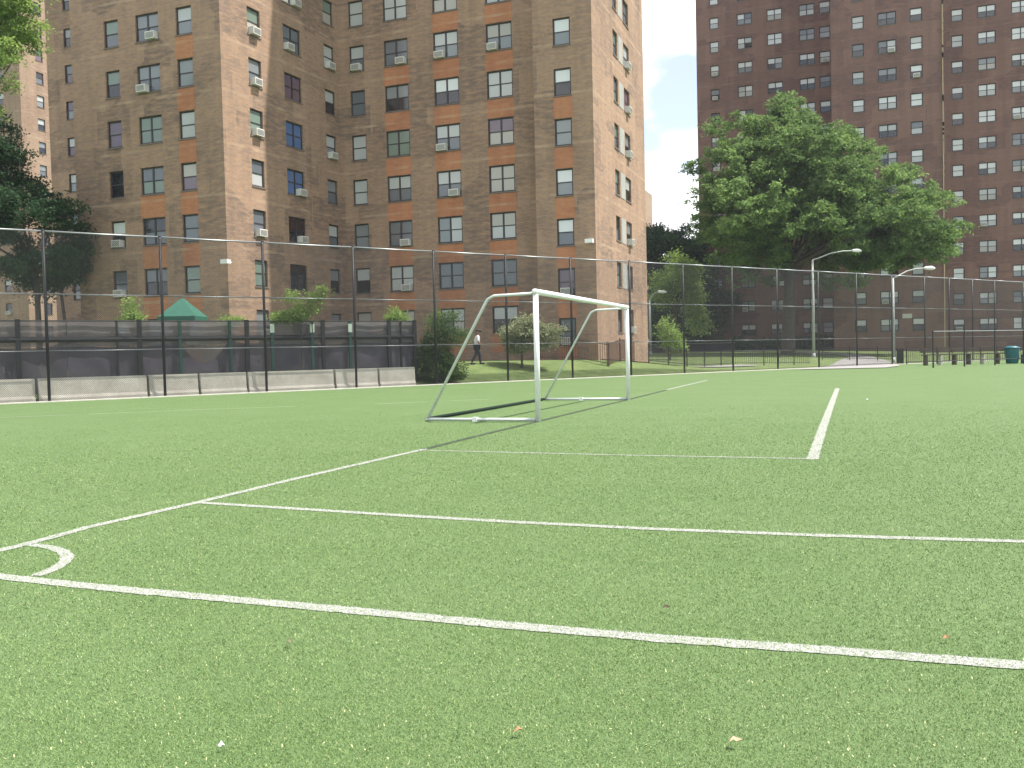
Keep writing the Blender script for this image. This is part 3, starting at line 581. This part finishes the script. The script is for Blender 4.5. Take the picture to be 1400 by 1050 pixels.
# ------------------------------------------------------------------ lamp posts
def lamp_post(x, y, h_, arm, dirn, label, z=None):
    z = gz(x, y) if z is None else z; o = empty('lamp_post', (x, y, z), label=label, cat='lamp post', group='street lamps beyond the fence'); dx, dy = dirn
    b = MB(); b.tube([(0, 0, -.2), (0, 0, .35)], [.15, .14], 10); b.build('base', M['lamp'], o, True)
    b = MB(); b.tube([(0, 0, .35), (0, 0, h_)], [.13, .085], 10); b.build('pole', M['lamp'], o, True)
    P = lambda t, z_: (dx * t, dy * t, z_)
    b = MB(); b.tube([P(0, h_), P(arm * .12, h_ + .10), P(arm * .45, h_ + .5), P(arm * .75, h_ + .66), P(arm, h_ + .68)], [.055, .05, .045, .04, .04], 8); b.build('arm', M['lamp'], o, True)
    b = MB(); b.tube([P(arm - .05, h_ + .68), P(arm + .1, h_ + .68), P(arm + .5, h_ + .67), P(arm + .75, h_ + .64)], [.07, .13, .16, .06], 10); b.build('lamp_head', M['lens'], o, True)
    return o
lamp_post(-3.15, 79.3, 8.05, 3.3, (.936, .352), 'tall grey lamp post nearest the field with a long curved arm')
lamp_post(2.65, 71.3, 6.05, 2.3, (.936, .352), 'grey lamp post right of the path with a curved arm')
lamp_post(-17.2, 81.1, 5.0, .8, (.936, .352), 'small lamp post beside the right edge of the brown tower')

# ------------------------------------------------------------------ trees and shrubs
def tree(name, label, base, trunk_h, trunk_r, blobs, nleaf, lsize, lm, seed, cat='tree', clump=.55, lean=(0, 0), per=30, droop=.15, parts=('crown', 'trunk'), group=None, trunk=True, fill=.55, sub=0, subr=(.8, 1.5)):
    r = np.random.default_rng(seed); x, y = base[:2]; z = base[2] if len(base) > 2 else gz(x, y)
    o = empty(name, (x, y, z), label=label, cat=cat, group=group)
    blobs = np.array([(b[0] - x, b[1] - y, b[2] - z, b[3]) + ((b[4],) if len(b) > 4 else (b[3],)) for b in blobs], float)
    wgt = blobs[:, 3] ** 2 * np.maximum(blobs[:, 4], .2); nc = nleaf // per; idx = r.choice(len(blobs), nc, p=wgt / wgt.sum())
    if sub:
        nb = len(blobs); pick = r.choice(nb, sub, p=wgt / wgt.sum()); uu = r.normal(size=(sub, 3)); uu[:, 2] += .25; uu /= np.linalg.norm(uu, axis=1)[:, None]; B_ = blobs[pick]
        ce = B_[:, :3] + uu * (r.uniform(.55, 1.0, sub) ** .5)[:, None] * np.stack([B_[:, 3], B_[:, 3], B_[:, 4]], 1) * .9; sr = r.uniform(*subr, sub)
        sblobs = np.concatenate([ce, sr[:, None], (sr * .62)[:, None]], 1); stint = r.uniform(0, .35, sub)
        idx = r.choice(sub, nc, p=sr ** 2 / (sr ** 2).sum())
    u = r.normal(size=(nc, 3)); u /= np.linalg.norm(u, axis=1)[:, None]; rad = r.uniform(fill, 1.03, nc) ** .6 * (1 + .13 * r.normal(size=nc))
    B = (sblobs if sub else blobs)[idx]; cc = B[:, :3] + u * rad[:, None] * np.stack([B[:, 3], B[:, 3], B[:, 4]], 1)
    ctint = r.uniform(0, .6, nc) if not sub else stint[idx] + r.uniform(0, .25, nc)
    cl = np.repeat(cc, per, 0); off = r.normal(size=(nc * per, 3)) * clump * np.array([1, 1, .55]); off[:, 2] -= droop * (off[:, 0] ** 2 + off[:, 1] ** 2)
    c = cl + off; c = c[c[:, 2] > .05]; tint0 = np.repeat(ctint, per)[:len(c)]
    n = len(c); nrm = r.normal(size=(n, 3)) + np.array([0, 0, .9]); nrm /= np.linalg.norm(nrm, axis=1)[:, None]
    a = np.cross(nrm, r.normal(size=(n, 3))); a /= np.linalg.norm(a, axis=1)[:, None]; b2 = np.cross(nrm, a); s = lsize * r.uniform(.6, 1.3, n)[:, None]
    V = np.stack([c - a * s, c + b2 * s * .45 + nrm * s * .12, c + a * s, c - b2 * s * .45 + nrm * s * .12], 1).reshape(-1, 3)
    me = bpy.data.meshes.new('crown'); me.vertices.add(n * 4); me.vertices.foreach_set('co', V.ravel()); me.loops.add(n * 4); me.loops.foreach_set('vertex_index', np.arange(n * 4))
    me.polygons.add(n); me.polygons.foreach_set('loop_start', np.arange(n) * 4); me.polygons.foreach_set('loop_total', np.full(n, 4)); me.materials.append(lm)
    at = me.attributes.new('tint', 'FLOAT', 'FACE'); at.data.foreach_set('value', np.clip(tint0 + r.uniform(0, .45, n), 0, 1)); me.update(); me.validate()
    inst(parts[0], me, o)
    if trunk:
        b = MB(); top = Vector((lean[0], lean[1], trunk_h)); b.tube([(0, 0, -.2), (0, 0, .25), (lean[0] * .4, lean[1] * .4, trunk_h * .5), tuple(top)], [trunk_r * 1.5, trunk_r * 1.05, trunk_r * .9, trunk_r * .75], 10)
        rr = random.Random(seed)
        order = sorted(range(len(blobs)), key=lambda i: -blobs[i][3])[:14]
        for i in order:
            q = Vector(blobs[i][:3]); st = top * rr.uniform(.75, 1.0); mid = st.lerp(q, .5) + Vector((rr.uniform(-.4, .4), rr.uniform(-.4, .4), rr.uniform(.1, .6))) * trunk_r * 2
            b.tube([tuple(st), tuple(mid), tuple(q)], [trunk_r * .5, trunk_r * .3, trunk_r * .08], 6)
        b.build(parts[1], M['bark'], o, True)
    return o
big = [(-9.3, 82.6, 17.8, 2.3), (-.2, 85.8, 18.3, 2.2), (3.2, 87.0, 16.4, 2.3), (5.9, 88.0, 13.3, 2.0), (-6.5, 83.9, 8.8, 2.2), (-2.2, 85.2, 8.4, 2.1), (-9.5, 82.6, 8.4, 1.8), (2.8, 87, 8.0, 1.6), (-4.9, 84.1, 19.2, 3.4), (0.0, 85.8, 15.0, 3.6), (3.0, 87.0, 12.8, 3.2), (5.3, 87.8, 11.5, 2.6), (-8.6, 82.6, 13.4, 3.6), (1.5, 86.5, 9.4, 2.4), (5.6, 88.0, 9.4, 1.9), (-5.7, 84.1, 20.5, 3.1), (-9.3, 82.7, 19.3, 3.1), (-2.1, 85.4, 18.6, 3.3), (1.5, 86.6, 16.3, 3.2), (-6.4, 83.7, 16.5, 4.2), (-10.9, 81.9, 15.2, 3.1), (-2.8, 85.0, 13.8, 4.5), (.8, 86.3, 12.4, 3.9), (4.5, 87.7, 14.1, 3.1), (6.1, 88.2, 11.3, 2.5), (-7.0, 83.3, 11.9, 3.9), (-10.6, 81.9, 11.6, 2.7), (4.4, 87.5, 10.3, 2.8), (-1.0, 85.5, 9.6, 2.6), (-13.6, 80.9, 13.9, 1.1, .8), (6.9, 88.6, 10.3, 1.5), (-11.9, 81.7, 18.2, 1.7), (2.9, 86.9, 9.0, 1.7), (-4.4, 84.7, 21.8, 1.7), (-7.4, 83.3, 21.6, 1.9), (-5.2, 83.9, 9.4, 1.9), (-8.8, 82.5, 9.8, 1.6)]
big = [(q[0] - .85 + (.7 if q[0] < -8 else 0), q[1] + 2.3, q[2] * 1.02, *q[3:]) for q in big]
rr = random.Random(3); vd = Vector((-.353, .935, 0))
big2 = list(big)
for q in big:
    if q[3] > 2.4:
        for sg in (-1, 1):
            t = rr.uniform(3.0, 4.5) if sg > 0 else -rr.uniform(3.0, 5.5); big2.append((q[0] + vd.x * t, q[1] + vd.y * t, q[2] * (.97 if sg > 0 else .9) - .3, q[3] * rr.uniform(.65, .85)))
tree('broadleaf_tree', 'huge spreading green tree in front of the dark red tower', (-5.6, 85.6), 8.2, .6, big2, 230000, .165, M['leaf_big'], 11, clump=.25, lean=(.3, 0), sub=620, subr=(.6, 1.5), droop=.2, fill=.5)
tree('broadleaf_tree', 'dark green tree filling the gap between the two towers', (-20.8, 110.0), 6, .35, [(-21, 110, 12.5, 3.6), (-24.5, 109, 13.5, 3.6), (-17.5, 112, 12.0, 3.6), (-19, 109, 8.5, 3.8), (-23.5, 108, 8, 3.6), (-15, 111, 9.5, 3.2), (-20, 110, 14.6, 1.8), (-16, 112, 5, 3), (-21, 109, 4.5, 3.4)], 60000, .19, M['leaf_dark'], 12, clump=.4, sub=150, subr=(.8, 1.6))
tree('broadleaf_tree', 'lighter green tree with drooping sunlit sprays left of the huge tree', (-16.3, 88.8), 4.5, .16, [(-16.9, 88, 8.3, 1.0), (-15.4, 90, 8.6, 1.2, 1.5), (-14.8, 90.5, 6.2, .9, 1.6), (-17.4, 87.6, 6.6, .9, 1.2), (-16.1, 89, 10.0, .9), (-14.5, 91, 4, .8, 1.2)], 7000, .16, M['leaf_yellow'], 13, clump=.45)
tree('broadleaf_tree', 'small yellow green young tree on the lawn left of the huge tree', (-13.3, 69.8), 1.2, .05, [(-13.3, 69.8, 2.2, .7, .8), (-13.5, 69.8, 3.2, .5, .7), (-12.9, 70, 1.6, .6)], 2600, .10, M['leaf_yellow'], 14, clump=.25)
tree('broadleaf_tree', 'dark tree at the left edge in front of the tan tower', (-43.0, 38.6), 5.6, .17, [(-42.7, 37.9, 9.5, 2.1), (-44.6, 37.0, 11.5, 2.3), (-40.9, 38.6, 8.4, 1.2), (-46.2, 36.4, 9.0, 2.2), (-43.9, 37.4, 7.3, 1.8), (-41.6, 38.2, 6.6, 1.1), (-44.8, 37, 13.6, 1.7), (-47.5, 36, 7, 2.2), (-41.2, 38.4, 10.0, .9), (-46, 37, 14.8, 1.8), (-40.9, 38.9, 7.0, .9), (-43.8, 37.4, 12.6, 1.5)], 52000, .10, M['leaf_dark'], 15, clump=.22, sub=130, subr=(.45, .95))
tree('broadleaf_tree', 'second dark tree with a bare leaning trunk at the left edge', (-41.9, 39.6), 5.2, .10, [(-42.1, 39.8, 7.2, 1.3), (-43.6, 39.5, 6.6, 1.3), (-41.2, 40.0, 8.6, .8)], 8000, .11, M['leaf_dark'], 25, clump=.32, lean=(-.5, 0))
tree('broadleaf_tree', 'bright yellow green tree hanging into the upper left corner', (-40.5, 29.0), 8.0, .30, [(-37.3, 31.5, 17.4, 1.8), (-36.3, 32.0, 15.8, 1.3), (-38.2, 30.9, 14.9, 1.6), (-36.2, 32.1, 18.6, 1.3), (-39.5, 30.0, 18.5, 2.6), (-37.2, 31.5, 13.9, 1.0), (-41, 29, 16.0, 2.5), (-36.7, 31.8, 17.0, 1.5)], 46000, .085, M['leaf_yellow'], 16, clump=.2, sub=110, subr=(.4, .8), droop=.6)
tree('young_tree', 'small pale leafed young tree behind the goal', (-16.0, 43.9), 1.6, .055, [(-15.6, 44.0, 2.6, .85, .65), (-16.5, 43.8, 2.3, .7, .55), (-14.7, 44.5, 2.3, .75, .6), (-16.1, 43.9, 1.8, .75, .4), (-15.6, 44.1, 3.05, .45, .4), (-16.4, 43.9, 1.6, .5, .35), (-15.0, 44.3, 1.7, .55, .35), (-16.9, 43.7, 2.0, .35, .4)], 9000, .07, M['leaf_pale'], 17, clump=.17, fill=.2)
tree('shrub', 'dense dark evergreen shrub at the right end of the barriers', (-17.9, 38.1), 1.0, .06, [(-18.0, 38.1, .75, .78, .8), (-18.1, 38.1, 1.7, .62, .7), (-17.3, 38.3, .6, .5, .5), (-18.6, 37.8, 1.2, .5, .7)], 16000, .055, M['leaf_shrub'], 18, 'shrub', clump=.14, parts=('foliage', 'stem'))
tree('vine_plant', 'loose light green climbing plant rising above the dark shrub', (-17.7, 38.5), 2.4, .03, [(-18.0, 38.4, 2.6, .5, .45), (-17.6, 38.6, 3.05, .38, .4), (-18.3, 38.3, 2.9, .3, .5), (-17.3, 38.7, 2.2, .45, .5)], 3600, .055, M['leaf_big'], 19, 'plant', clump=.18, parts=('foliage', 'stem'), fill=.2)
for i, (bx, by, bl, nl, lab) in enumerate([
    (-28.3, 30.1, [(-28.3, 30.1, 3.2, .38, .35), (-28.35, 30.1, 3.7, .2, .35)], 1500, 'yellow green sapling tip above the screen left of the canopy'),
    (-24.2, 31.4, [(-24.2, 31.4, 2.95, .5, .16)], 800, 'low leafy tips above the screen below the sunlit wall'),
    (-21.7, 32.6, [(-21.7, 32.6, 3.2, .45, .35), (-22.4, 32.3, 3.05, .5, .25), (-21.2, 32.8, 3.75, .28, .5), (-20.9, 33.0, 4.1, .22, .3), (-22.0, 32.4, 3.9, .25, .25)], 3200, 'forked leafy sapling above the screen between third and fourth fence posts'),
    (-19.8, 37.5, [(-19.8, 37.5, 3.1, .5, .32), (-19.9, 37.5, 3.45, .25, .25)], 1800, 'rounded yellow green sapling above the screen near its right end')]):
    tree('sapling', lab, (bx, by), 2.6, .025, bl, nl, .06, M['leaf_yellow'], 30 + i, 'sapling', clump=.17, group='saplings behind the screened fence', fill=.1)
# far hedge line that closes the lawn
tree('hedge', 'dark hedge at the foot of the dark red tower', (-14, 104), 1, .1, [(-24 + i * 2.0, 104 + (i % 3) * .6, 1.6, 1.3, .8) for i in range(12)], 12000, .2, M['leaf_dark'], 41, 'hedge', clump=.35, parts=('foliage', 'stem'), trunk=False)
tree('tree_row', 'distant dark trees closing the view past the towers', (-60, 160), 1, .1, [(-75 + i * 7.0, 165 + (i % 3) * 4, 6 + (i * 37 % 5) * .8, 5.0, 5.0) for i in range(9)] + [(-33 + i * 3, 150, 6, 3.5, 5.0) for i in range(6)], 40000, .5, M['leaf_dark'], 42, 'trees', clump=1.1, parts=('foliage', 'stem'), trunk=False)

# ------------------------------------------------------------------ canopy, bench, bin, low wall
cx, cy = -26.6, 31.2; zc = gz(cx, cy)
CN = empty('canopy_tent', (cx, cy, zc), R(20), label='green peaked canopy tent showing above the screened fence', cat='canopy')
b = MB(); h_ = .78; zb, zt = 2.30, 3.08
for (a, c) in (((-h_, -h_), (h_, -h_)), ((h_, -h_), (h_, h_)), ((h_, h_), (-h_, h_)), ((-h_, h_), (-h_, -h_))):
    b.quad([(*a, zb), (*c, zb), (c[0] * .06, c[1] * .06, zt), (a[0] * .06, a[1] * .06, zt)]); b.quad([(*a, zb - .18), (*c, zb - .18), (*c, zb), (*a, zb)])
b.build('roof_cloth', M['canopy'], CN)
for a in ((-h_, -h_), (h_, -h_), (h_, h_), (-h_, h_)):
    b = MB(); b.tube([(a[0] * .97, a[1] * .97, -.05), (a[0] * .97, a[1] * .97, zb)], .025, 6); b.build('leg', M['galv'], CN)
BN = empty('long_bench', (0, 0, 0), label='long dark bench behind the low fence at right', cat='bench')
p0, p1 = Vector((3.9, 61.2, 0)), Vector((9.2, 63.4, 0)); d = (p1 - p0).normalized(); n_ = Vector((-d.y, d.x, 0)); 
def slab(mb, a, c, o0, o1, z0, z1):
    q = [a + n_ * o0, c + n_ * o0, c + n_ * o1, a + n_ * o1]; lo = [v + Vector((0, 0, z0)) for v in q]; hi = [v + Vector((0, 0, z1)) for v in q]
    mb.quad(lo[::-1]); mb.quad(hi)
    for k in range(4): mb.quad([lo[k], lo[(k + 1) % 4], hi[(k + 1) % 4], hi[k]])
for o0 in (-.2, -.06, .08):
    b = MB(); slab(b, p0, p1, o0, o0 + .12, .62, .68); b.build('seat_slat', M['wood'], BN)
for zz in (.78, .95): b = MB(); slab(b, p0, p1, .26, .30, zz, zz + .12); b.build('back_slat', M['wood'], BN)
for i in range(7):
    q = p0.lerp(p1, (i + .2) / 6.4); b = MB(); slab(b, q, q + d * .1, -.18, .2, .0, .617); b.build('leg', M['conc'] if i % 3 == 1 else M['wood'], BN)
    b = MB(); slab(b, q, q + d * .05, .205, .255, .0, 1.05); b.build('back_post', M['wood'], BN)
bx, by = 9.05, 63.0
BI = empty('litter_bin', (bx, by, gz(bx, by)), label='teal litter bin at the right edge beside the bench', cat='bin')
b = MB(); b.tube([(0, 0, 0), (0, 0, .06), (0, 0, .85), (0, 0, .92)], [.30, .34, .42, .43], 16); b.build('body', M['bin'], BI, True)
b = MB(); b.tube([(0, 0, .92), (0, 0, .99), (0, 0, 1.08)], [.46, .45, .2], 16); b.build('lid', M['bin'], BI, True)
b = MB(); b.box(.5, 1.1, -.2, .2, 0.0, .55); b.build('side_box', M['wallgrey'], BI)
LW = empty('low_wall', (0, 0, 0), label='low dark wall at the foot of the dark red tower left of the huge tree', cat='wall')
b = MB(); b.box(-24, -12.0, 99.0, 99.3, .6, 1.95); b.build('wall_face', M['wallgrey'], LW); b = MB(); b.box(-24.05, -11.95, 98.94, 99.36, 1.953, 2.03); b.build('coping', M['path'], LW)
SB = empty('post_box', (2.95, 68.2, gz(2.95, 68.2)), label='dark square box post right of the path', cat='post')
b = MB(); b.box(-.22, .22, -.2, .2, -.05, .95); b.build('body', M['black'], SB); b = MB(); b.box(-.26, .26, -.24, .24, .953, 1.0); b.build('cap', M['black'], SB)

# ------------------------------------------------------------------ people
def skin_mesh(name, verts, edges, radii, m, parent, sub=2):
    me = bpy.data.meshes.new(name); me.from_pydata(verts, edges, []); o = inst(name, me, parent)
    md_ = o.modifiers.new('skin', 'SKIN'); md_.use_smooth_shade = True
    for i, r_ in enumerate(radii):
        sv = me.skin_vertices[0].data[i]; sv.radius = (r_, r_) if not hasattr(r_, '__len__') else r_; sv.use_root = (i == 0)
    o.modifiers.new('sub', 'SUBSURF').levels = sub; o.modifiers['sub'].render_levels = sub
    dg = bpy.context.evaluated_depsgraph_get(); nm = bpy.data.meshes.new_from_object(o.evaluated_get(dg)); nm.materials.clear(); nm.materials.append(m); o.modifiers.clear(); o.data = nm
    nm.polygons.foreach_set('use_smooth', [True] * len(nm.polygons))
    return o
def person(x, y, rz, shirt, trousers, label, cap=None, stride=.28, z=None, bag=False):
    o = empty('person', (x, y, gz(x, y) if z is None else z), rz, label=label, cat='person')
    J = {'pel': (0, 0, .95), 'wai': (0, .02, 1.08), 'che': (0, .05, 1.32), 'neck': (0, .05, 1.48), 'hb': (0, .07, 1.56), 'head': (0, .08, 1.65), 'crown': (0, .075, 1.72),
         'sl': (-.17, .05, 1.41), 'el': (-.23, -.06, 1.14), 'wl': (-.21, .06, .92), 'hl': (-.21, .09, .84), 'sr': (.17, .05, 1.41), 'er': (.23, .03, 1.13), 'wr': (.2, .2, .97), 'hr': (.2, .25, .9),
         'hipl': (-.09, 0, .9), 'kl': (-.10, stride * .6, .5), 'al': (-.1, stride * .7, .09), 'tl': (-.1, stride * .7 + .17, .04), 'hipr': (.09, 0, .9), 'kr': (.10, -stride * .25, .49), 'ar': (.1, -stride * 1.1, .13), 'tr': (.1, -stride * 1.1 + .15, .04)}
    rd = {'pel': .13, 'wai': .115, 'che': (.165, .12), 'neck': .055, 'hb': .075, 'head': .098, 'crown': .07, 'sl': .06, 'el': .042, 'wl': .03, 'hl': .036, 'sr': .06, 'er': .042, 'wr': .03, 'hr': .036,
          'hipl': .09, 'kl': .06, 'al': .04, 'tl': .035, 'hipr': .09, 'kr': .06, 'ar': .04, 'tr': .035}
    E_ = [('pel', 'wai'), ('wai', 'che'), ('che', 'neck'), ('neck', 'hb'), ('hb', 'head'), ('head', 'crown'), ('che', 'sl'), ('sl', 'el'), ('el', 'wl'), ('wl', 'hl'), ('che', 'sr'), ('sr', 'er'), ('er', 'wr'), ('wr', 'hr'),
          ('pel', 'hipl'), ('hipl', 'kl'), ('kl', 'al'), ('al', 'tl'), ('pel', 'hipr'), ('hipr', 'kr'), ('kr', 'ar'), ('ar', 'tr')]
    def go(name, keys, m, grow):
        ks_ = list(keys); ed = [(ks_.index(a), ks_.index(b)) for a, b in E_ if a in ks_ and b in ks_]
        ra = [tuple(v + grow for v in rd[k]) if hasattr(rd[k], '__len__') else rd[k] + grow for k in ks_]
        return skin_mesh(name, [J[k] for k in ks_], ed, ra, m, o)
    go('body', J.keys(), M['skin'], 0)
    go('shirt', ['che', 'wai', 'pel', 'sl', 'el', 'sr', 'er'], shirt, .022)
    go('trousers', ['pel', 'hipl', 'kl', 'al', 'hipr', 'kr', 'ar'], trousers, .024)
    b = MB(); b.tube([(0, .07, 1.69), (0, .07, 1.74), (0, .07, 1.79)], [.108, .10, .04], 12)
    if cap: b.tube([(0, .15, 1.70), (0, .26, 1.69)], [.07, .05], 8)
    b.build('cap' if cap else 'hair', cap or M['hair'], o, True)
    for s in ('l', 'r'):
        t = J['t' + s]; a = J['a' + s]; b = MB(); b.tube([(a[0], a[1] - .05, .05), (a[0], a[1] + .05, .06), (t[0], t[1] + .05, .04)], [.045, .052, .035], 8); b.build('shoe', M['hair'], o, True)
    if bag:
        b = MB(); b.box(-.14, .14, -.20, -.09, 1.08, 1.40); b.build('bag', M['navy'], o)
        b = MB(); b.tube([(-.17, -.08, 1.45), (0, -.105, 1.22), (.16, -.06, 1.02)], .018, 5); b.build('strap', M['navy'], o)
    return o
person(-17.95, 42.6, R(-55), M['white_cloth'], M['navy'], 'person in a white shirt, dark cap and dark trousers walking beside the dark shrub', cap=M['hair'])
person(-17.1, 79.2, R(150), M['greycloth'], M['bluecloth'], 'person in a pale shirt and blue trousers near the small lamp post', stride=.15)

# ------------------------------------------------------------------ litter on the turf
def litter(x, y, sz, m, label, cat='leaf', name='dry_leaf', seed=0):
    r = random.Random(seed); b = MB(); n = 9; ring = []
    for i in range(n):
        a = 2 * math.pi * i / n; q = sz * (1.15 if i % 3 == 0 else .62) * r.uniform(.85, 1.1); ring.append((q * math.cos(a), q * .7 * math.sin(a), .012 + r.uniform(0, sz * .7)))
    for i in range(n): b.quad([(0, 0, .03 + .15 * sz), ring[i], ring[(i + 1) % n]])
    o = b.build(name, m, label=label, cat=cat); o.location = (x, y, .009); return o
litter(-1.072, 2.814, .019, M['dryleaf'], 'curled brown leaf on the turf at the bottom centre', seed=1)
litter(-.378, 2.945, .022, mat('tan_leaf', (.55, .38, .24), .8), 'curled tan leaf on the turf right of bottom centre', seed=2)
litter(-1.964, 2.414, .013, M['whitebit'], 'white scrap on the turf at the bottom left', 'litter', 'paper_scrap', 3)
litter(-2.379, 3.4, .02, mat('dull_brown_leaf', (.2, .13, .09), .8), 'dark brown leaf on the turf left of centre', seed=4)
litter(.352, 4.27, .018, M['dryleaf'], 'brown leaf lying just above the nearest white line at right', seed=5)
litter(-.882, 4.399, .022, mat('dark_leaf', (.07, .05, .03), .8), 'nearly black leaf just beyond the nearest white line', seed=6)
litter(.275, 22.888, .05, M['whitebit'], 'white scrap on the far turf right of the goal area line', 'litter', 'paper_scrap', 7)
# countless straw coloured crumbs in the pile
r = np.random.default_rng(5); n = 7000
ang = r.uniform(R(58), R(150), n); dist = 2.2 + 14 * r.random(n) ** 1.6
cxy = np.stack([dist * np.cos(ang), dist * np.sin(ang)], 1); cxy = cxy[(cxy[:, 1] > 1.5)]; n = len(cxy)
s = (r.uniform(.0018, .005, n))[:, None]; a = r.uniform(0, 6.28, n); dx = np.stack([np.cos(a), np.sin(a)], 1) * s; dy = np.stack([-np.sin(a), np.cos(a)], 1) * s * .6; z = r.uniform(.012, .02, n)
tilt = r.uniform(-.006, .006, n)
V = np.concatenate([np.concatenate([cxy - dx, (z - tilt)[:, None]], 1), np.concatenate([cxy + dy, z[:, None]], 1), np.concatenate([cxy + dx, (z + tilt)[:, None]], 1), np.concatenate([cxy - dy, z[:, None]], 1)], 0)
me = bpy.data.meshes.new('turf_crumbs'); me.from_pydata(V.tolist(), [], [(i, n + i, 2 * n + i, 3 * n + i) for i in range(n)]); me.materials.append(M['crumb']); me.update()
tag(inst('turf_crumbs', me), label='pale straw crumbs scattered over the near turf', cat='debris', kind='stuff')

# synthetic grass fibres standing in the near turf; the fibres inside a marked line are white
r = np.random.default_rng(8); n = 760000
dist = 2.1 * np.exp(r.random(n) * math.log(24 / 2.1)); ang = R(90 + 20.683) + r.uniform(R(-37), R(37), n)
px, py = dist * np.cos(ang), dist * np.sin(ang)
keep = r.random(n) < np.clip((24 - dist) / 12, 0, 1); px, py, dist = px[keep], py[keep], dist[keep]; n = len(px)
white = np.zeros(n, bool)
for nm_, pts_, w_ in STRIPES:
    if nm_ in ('worn_line', 'far_goal_line', 'old_goal_line'): continue
    _rr = 26
    q = np.array(pts_); q = q[(np.hypot(q[:, 0], q[:, 1]) < 26)]
    stepk = max(1, len(q) // 60); q = np.concatenate([q[::stepk], q[-1:]])
    for a_, b_ in zip(q[:-1], q[1:]):
        e = b_ - a_; L2 = e @ e
        if L2 < 1e-9: continue
        t_ = np.clip(((px - a_[0]) * e[0] + (py - a_[1]) * e[1]) / L2, 0, 1); white |= np.hypot(px - a_[0] - t_ * e[0], py - a_[1] - t_ * e[1]) < w_ * .5 + r.normal(0, .004, n)
hh = r.uniform(.005, .011, n); ww = .0011 * np.clip(dist / 3, .8, 4.5) * r.uniform(.7, 1.4, n); a = r.uniform(0, 6.283, n); la = r.uniform(0, 6.283, n); ll = r.uniform(.0, .014, n)
hh[white] *= .8
z0 = np.where(white, .0045, .0005)
V = np.concatenate([np.stack([px - np.cos(a) * ww, py - np.sin(a) * ww, z0], 1), np.stack([px + np.cos(a) * ww, py + np.sin(a) * ww, z0], 1), np.stack([px + np.cos(la) * ll, py + np.sin(la) * ll, hh + z0], 1)], 1).reshape(-1, 3)
me = bpy.data.meshes.new('turf_fibres'); me.vertices.add(n * 3); me.vertices.foreach_set('co', V.ravel()); me.loops.add(n * 3); me.loops.foreach_set('vertex_index', np.arange(n * 3)); me.polygons.add(n); me.polygons.foreach_set('loop_start', np.arange(n) * 3); me.polygons.foreach_set('loop_total', np.full(n, 3))
patch = .5 + .5 * np.sin(px * 2.1 + 1.3 * np.sin(py * 1.7)) * np.sin(py * 2.6 + px * .9)
tint = np.clip(r.normal(.44, .16, n) + .22 * patch, 0, 1) * .8; tint[r.random(n) < .035] = .93; tint[white] = 1.0; tint[white & (r.random(n) < .14)] = .5
at = me.attributes.new('tint', 'FLOAT', 'FACE'); at.data.foreach_set('value', tint); me.update(); me.validate()
fb = bpy.data.materials.new('turf_fibre'); fb.use_nodes = True; t = fb.node_tree; ps = t.nodes['Principled BSDF']; ps.inputs['Roughness'].default_value = .6; ps.inputs['Specular IOR Level'].default_value = .25
an = t.nodes.new('ShaderNodeAttribute'); an.attribute_name = 'tint'; rp = t.nodes.new('ShaderNodeValToRGB'); el = rp.color_ramp.elements
el[0].position = 0; el[0].color = (.118, .190, .058, 1); el[1].position = .4; el[1].color = (.158, .240, .080, 1)
for p_, c_ in ((.8, (.220, .308, .120, 1)), (.9, (.38, .40, .21, 1)), (.955, (.38, .40, .21, 1)), (.96, (.43, .44, .41, 1))): e_ = el.new(p_); e_.color = c_
t.links.new(an.outputs['Fac'], rp.inputs[0]); t.links.new(rp.outputs[0], ps.inputs['Base Color']); me.materials.append(fb)
tag(inst('turf_fibres', me), label='short synthetic grass fibres of the near turf', cat='grass', kind='stuff')

# ------------------------------------------------------------------ thin haze volume, added to lift far dark tones like lens veil
hm = bpy.data.materials.new('haze'); hm.use_nodes = True; t = hm.node_tree; t.nodes.clear(); o_ = t.nodes.new('ShaderNodeOutputMaterial'); pv = t.nodes.new('ShaderNodeVolumePrincipled')
pv.inputs['Color'].default_value = (.86, .90, 1.0, 1); pv.inputs['Density'].default_value = .00025; pv.inputs['Anisotropy'].default_value = .2
t.links.new(pv.outputs[0], o_.inputs['Volume'])
b = MB(); b.box(-1450, 1450, -1450, 1450, -1.3, 66); hz = b.build('haze', hm); tag(hz, label='thin pale haze added to lift the dark tones of far things', kind='stuff')
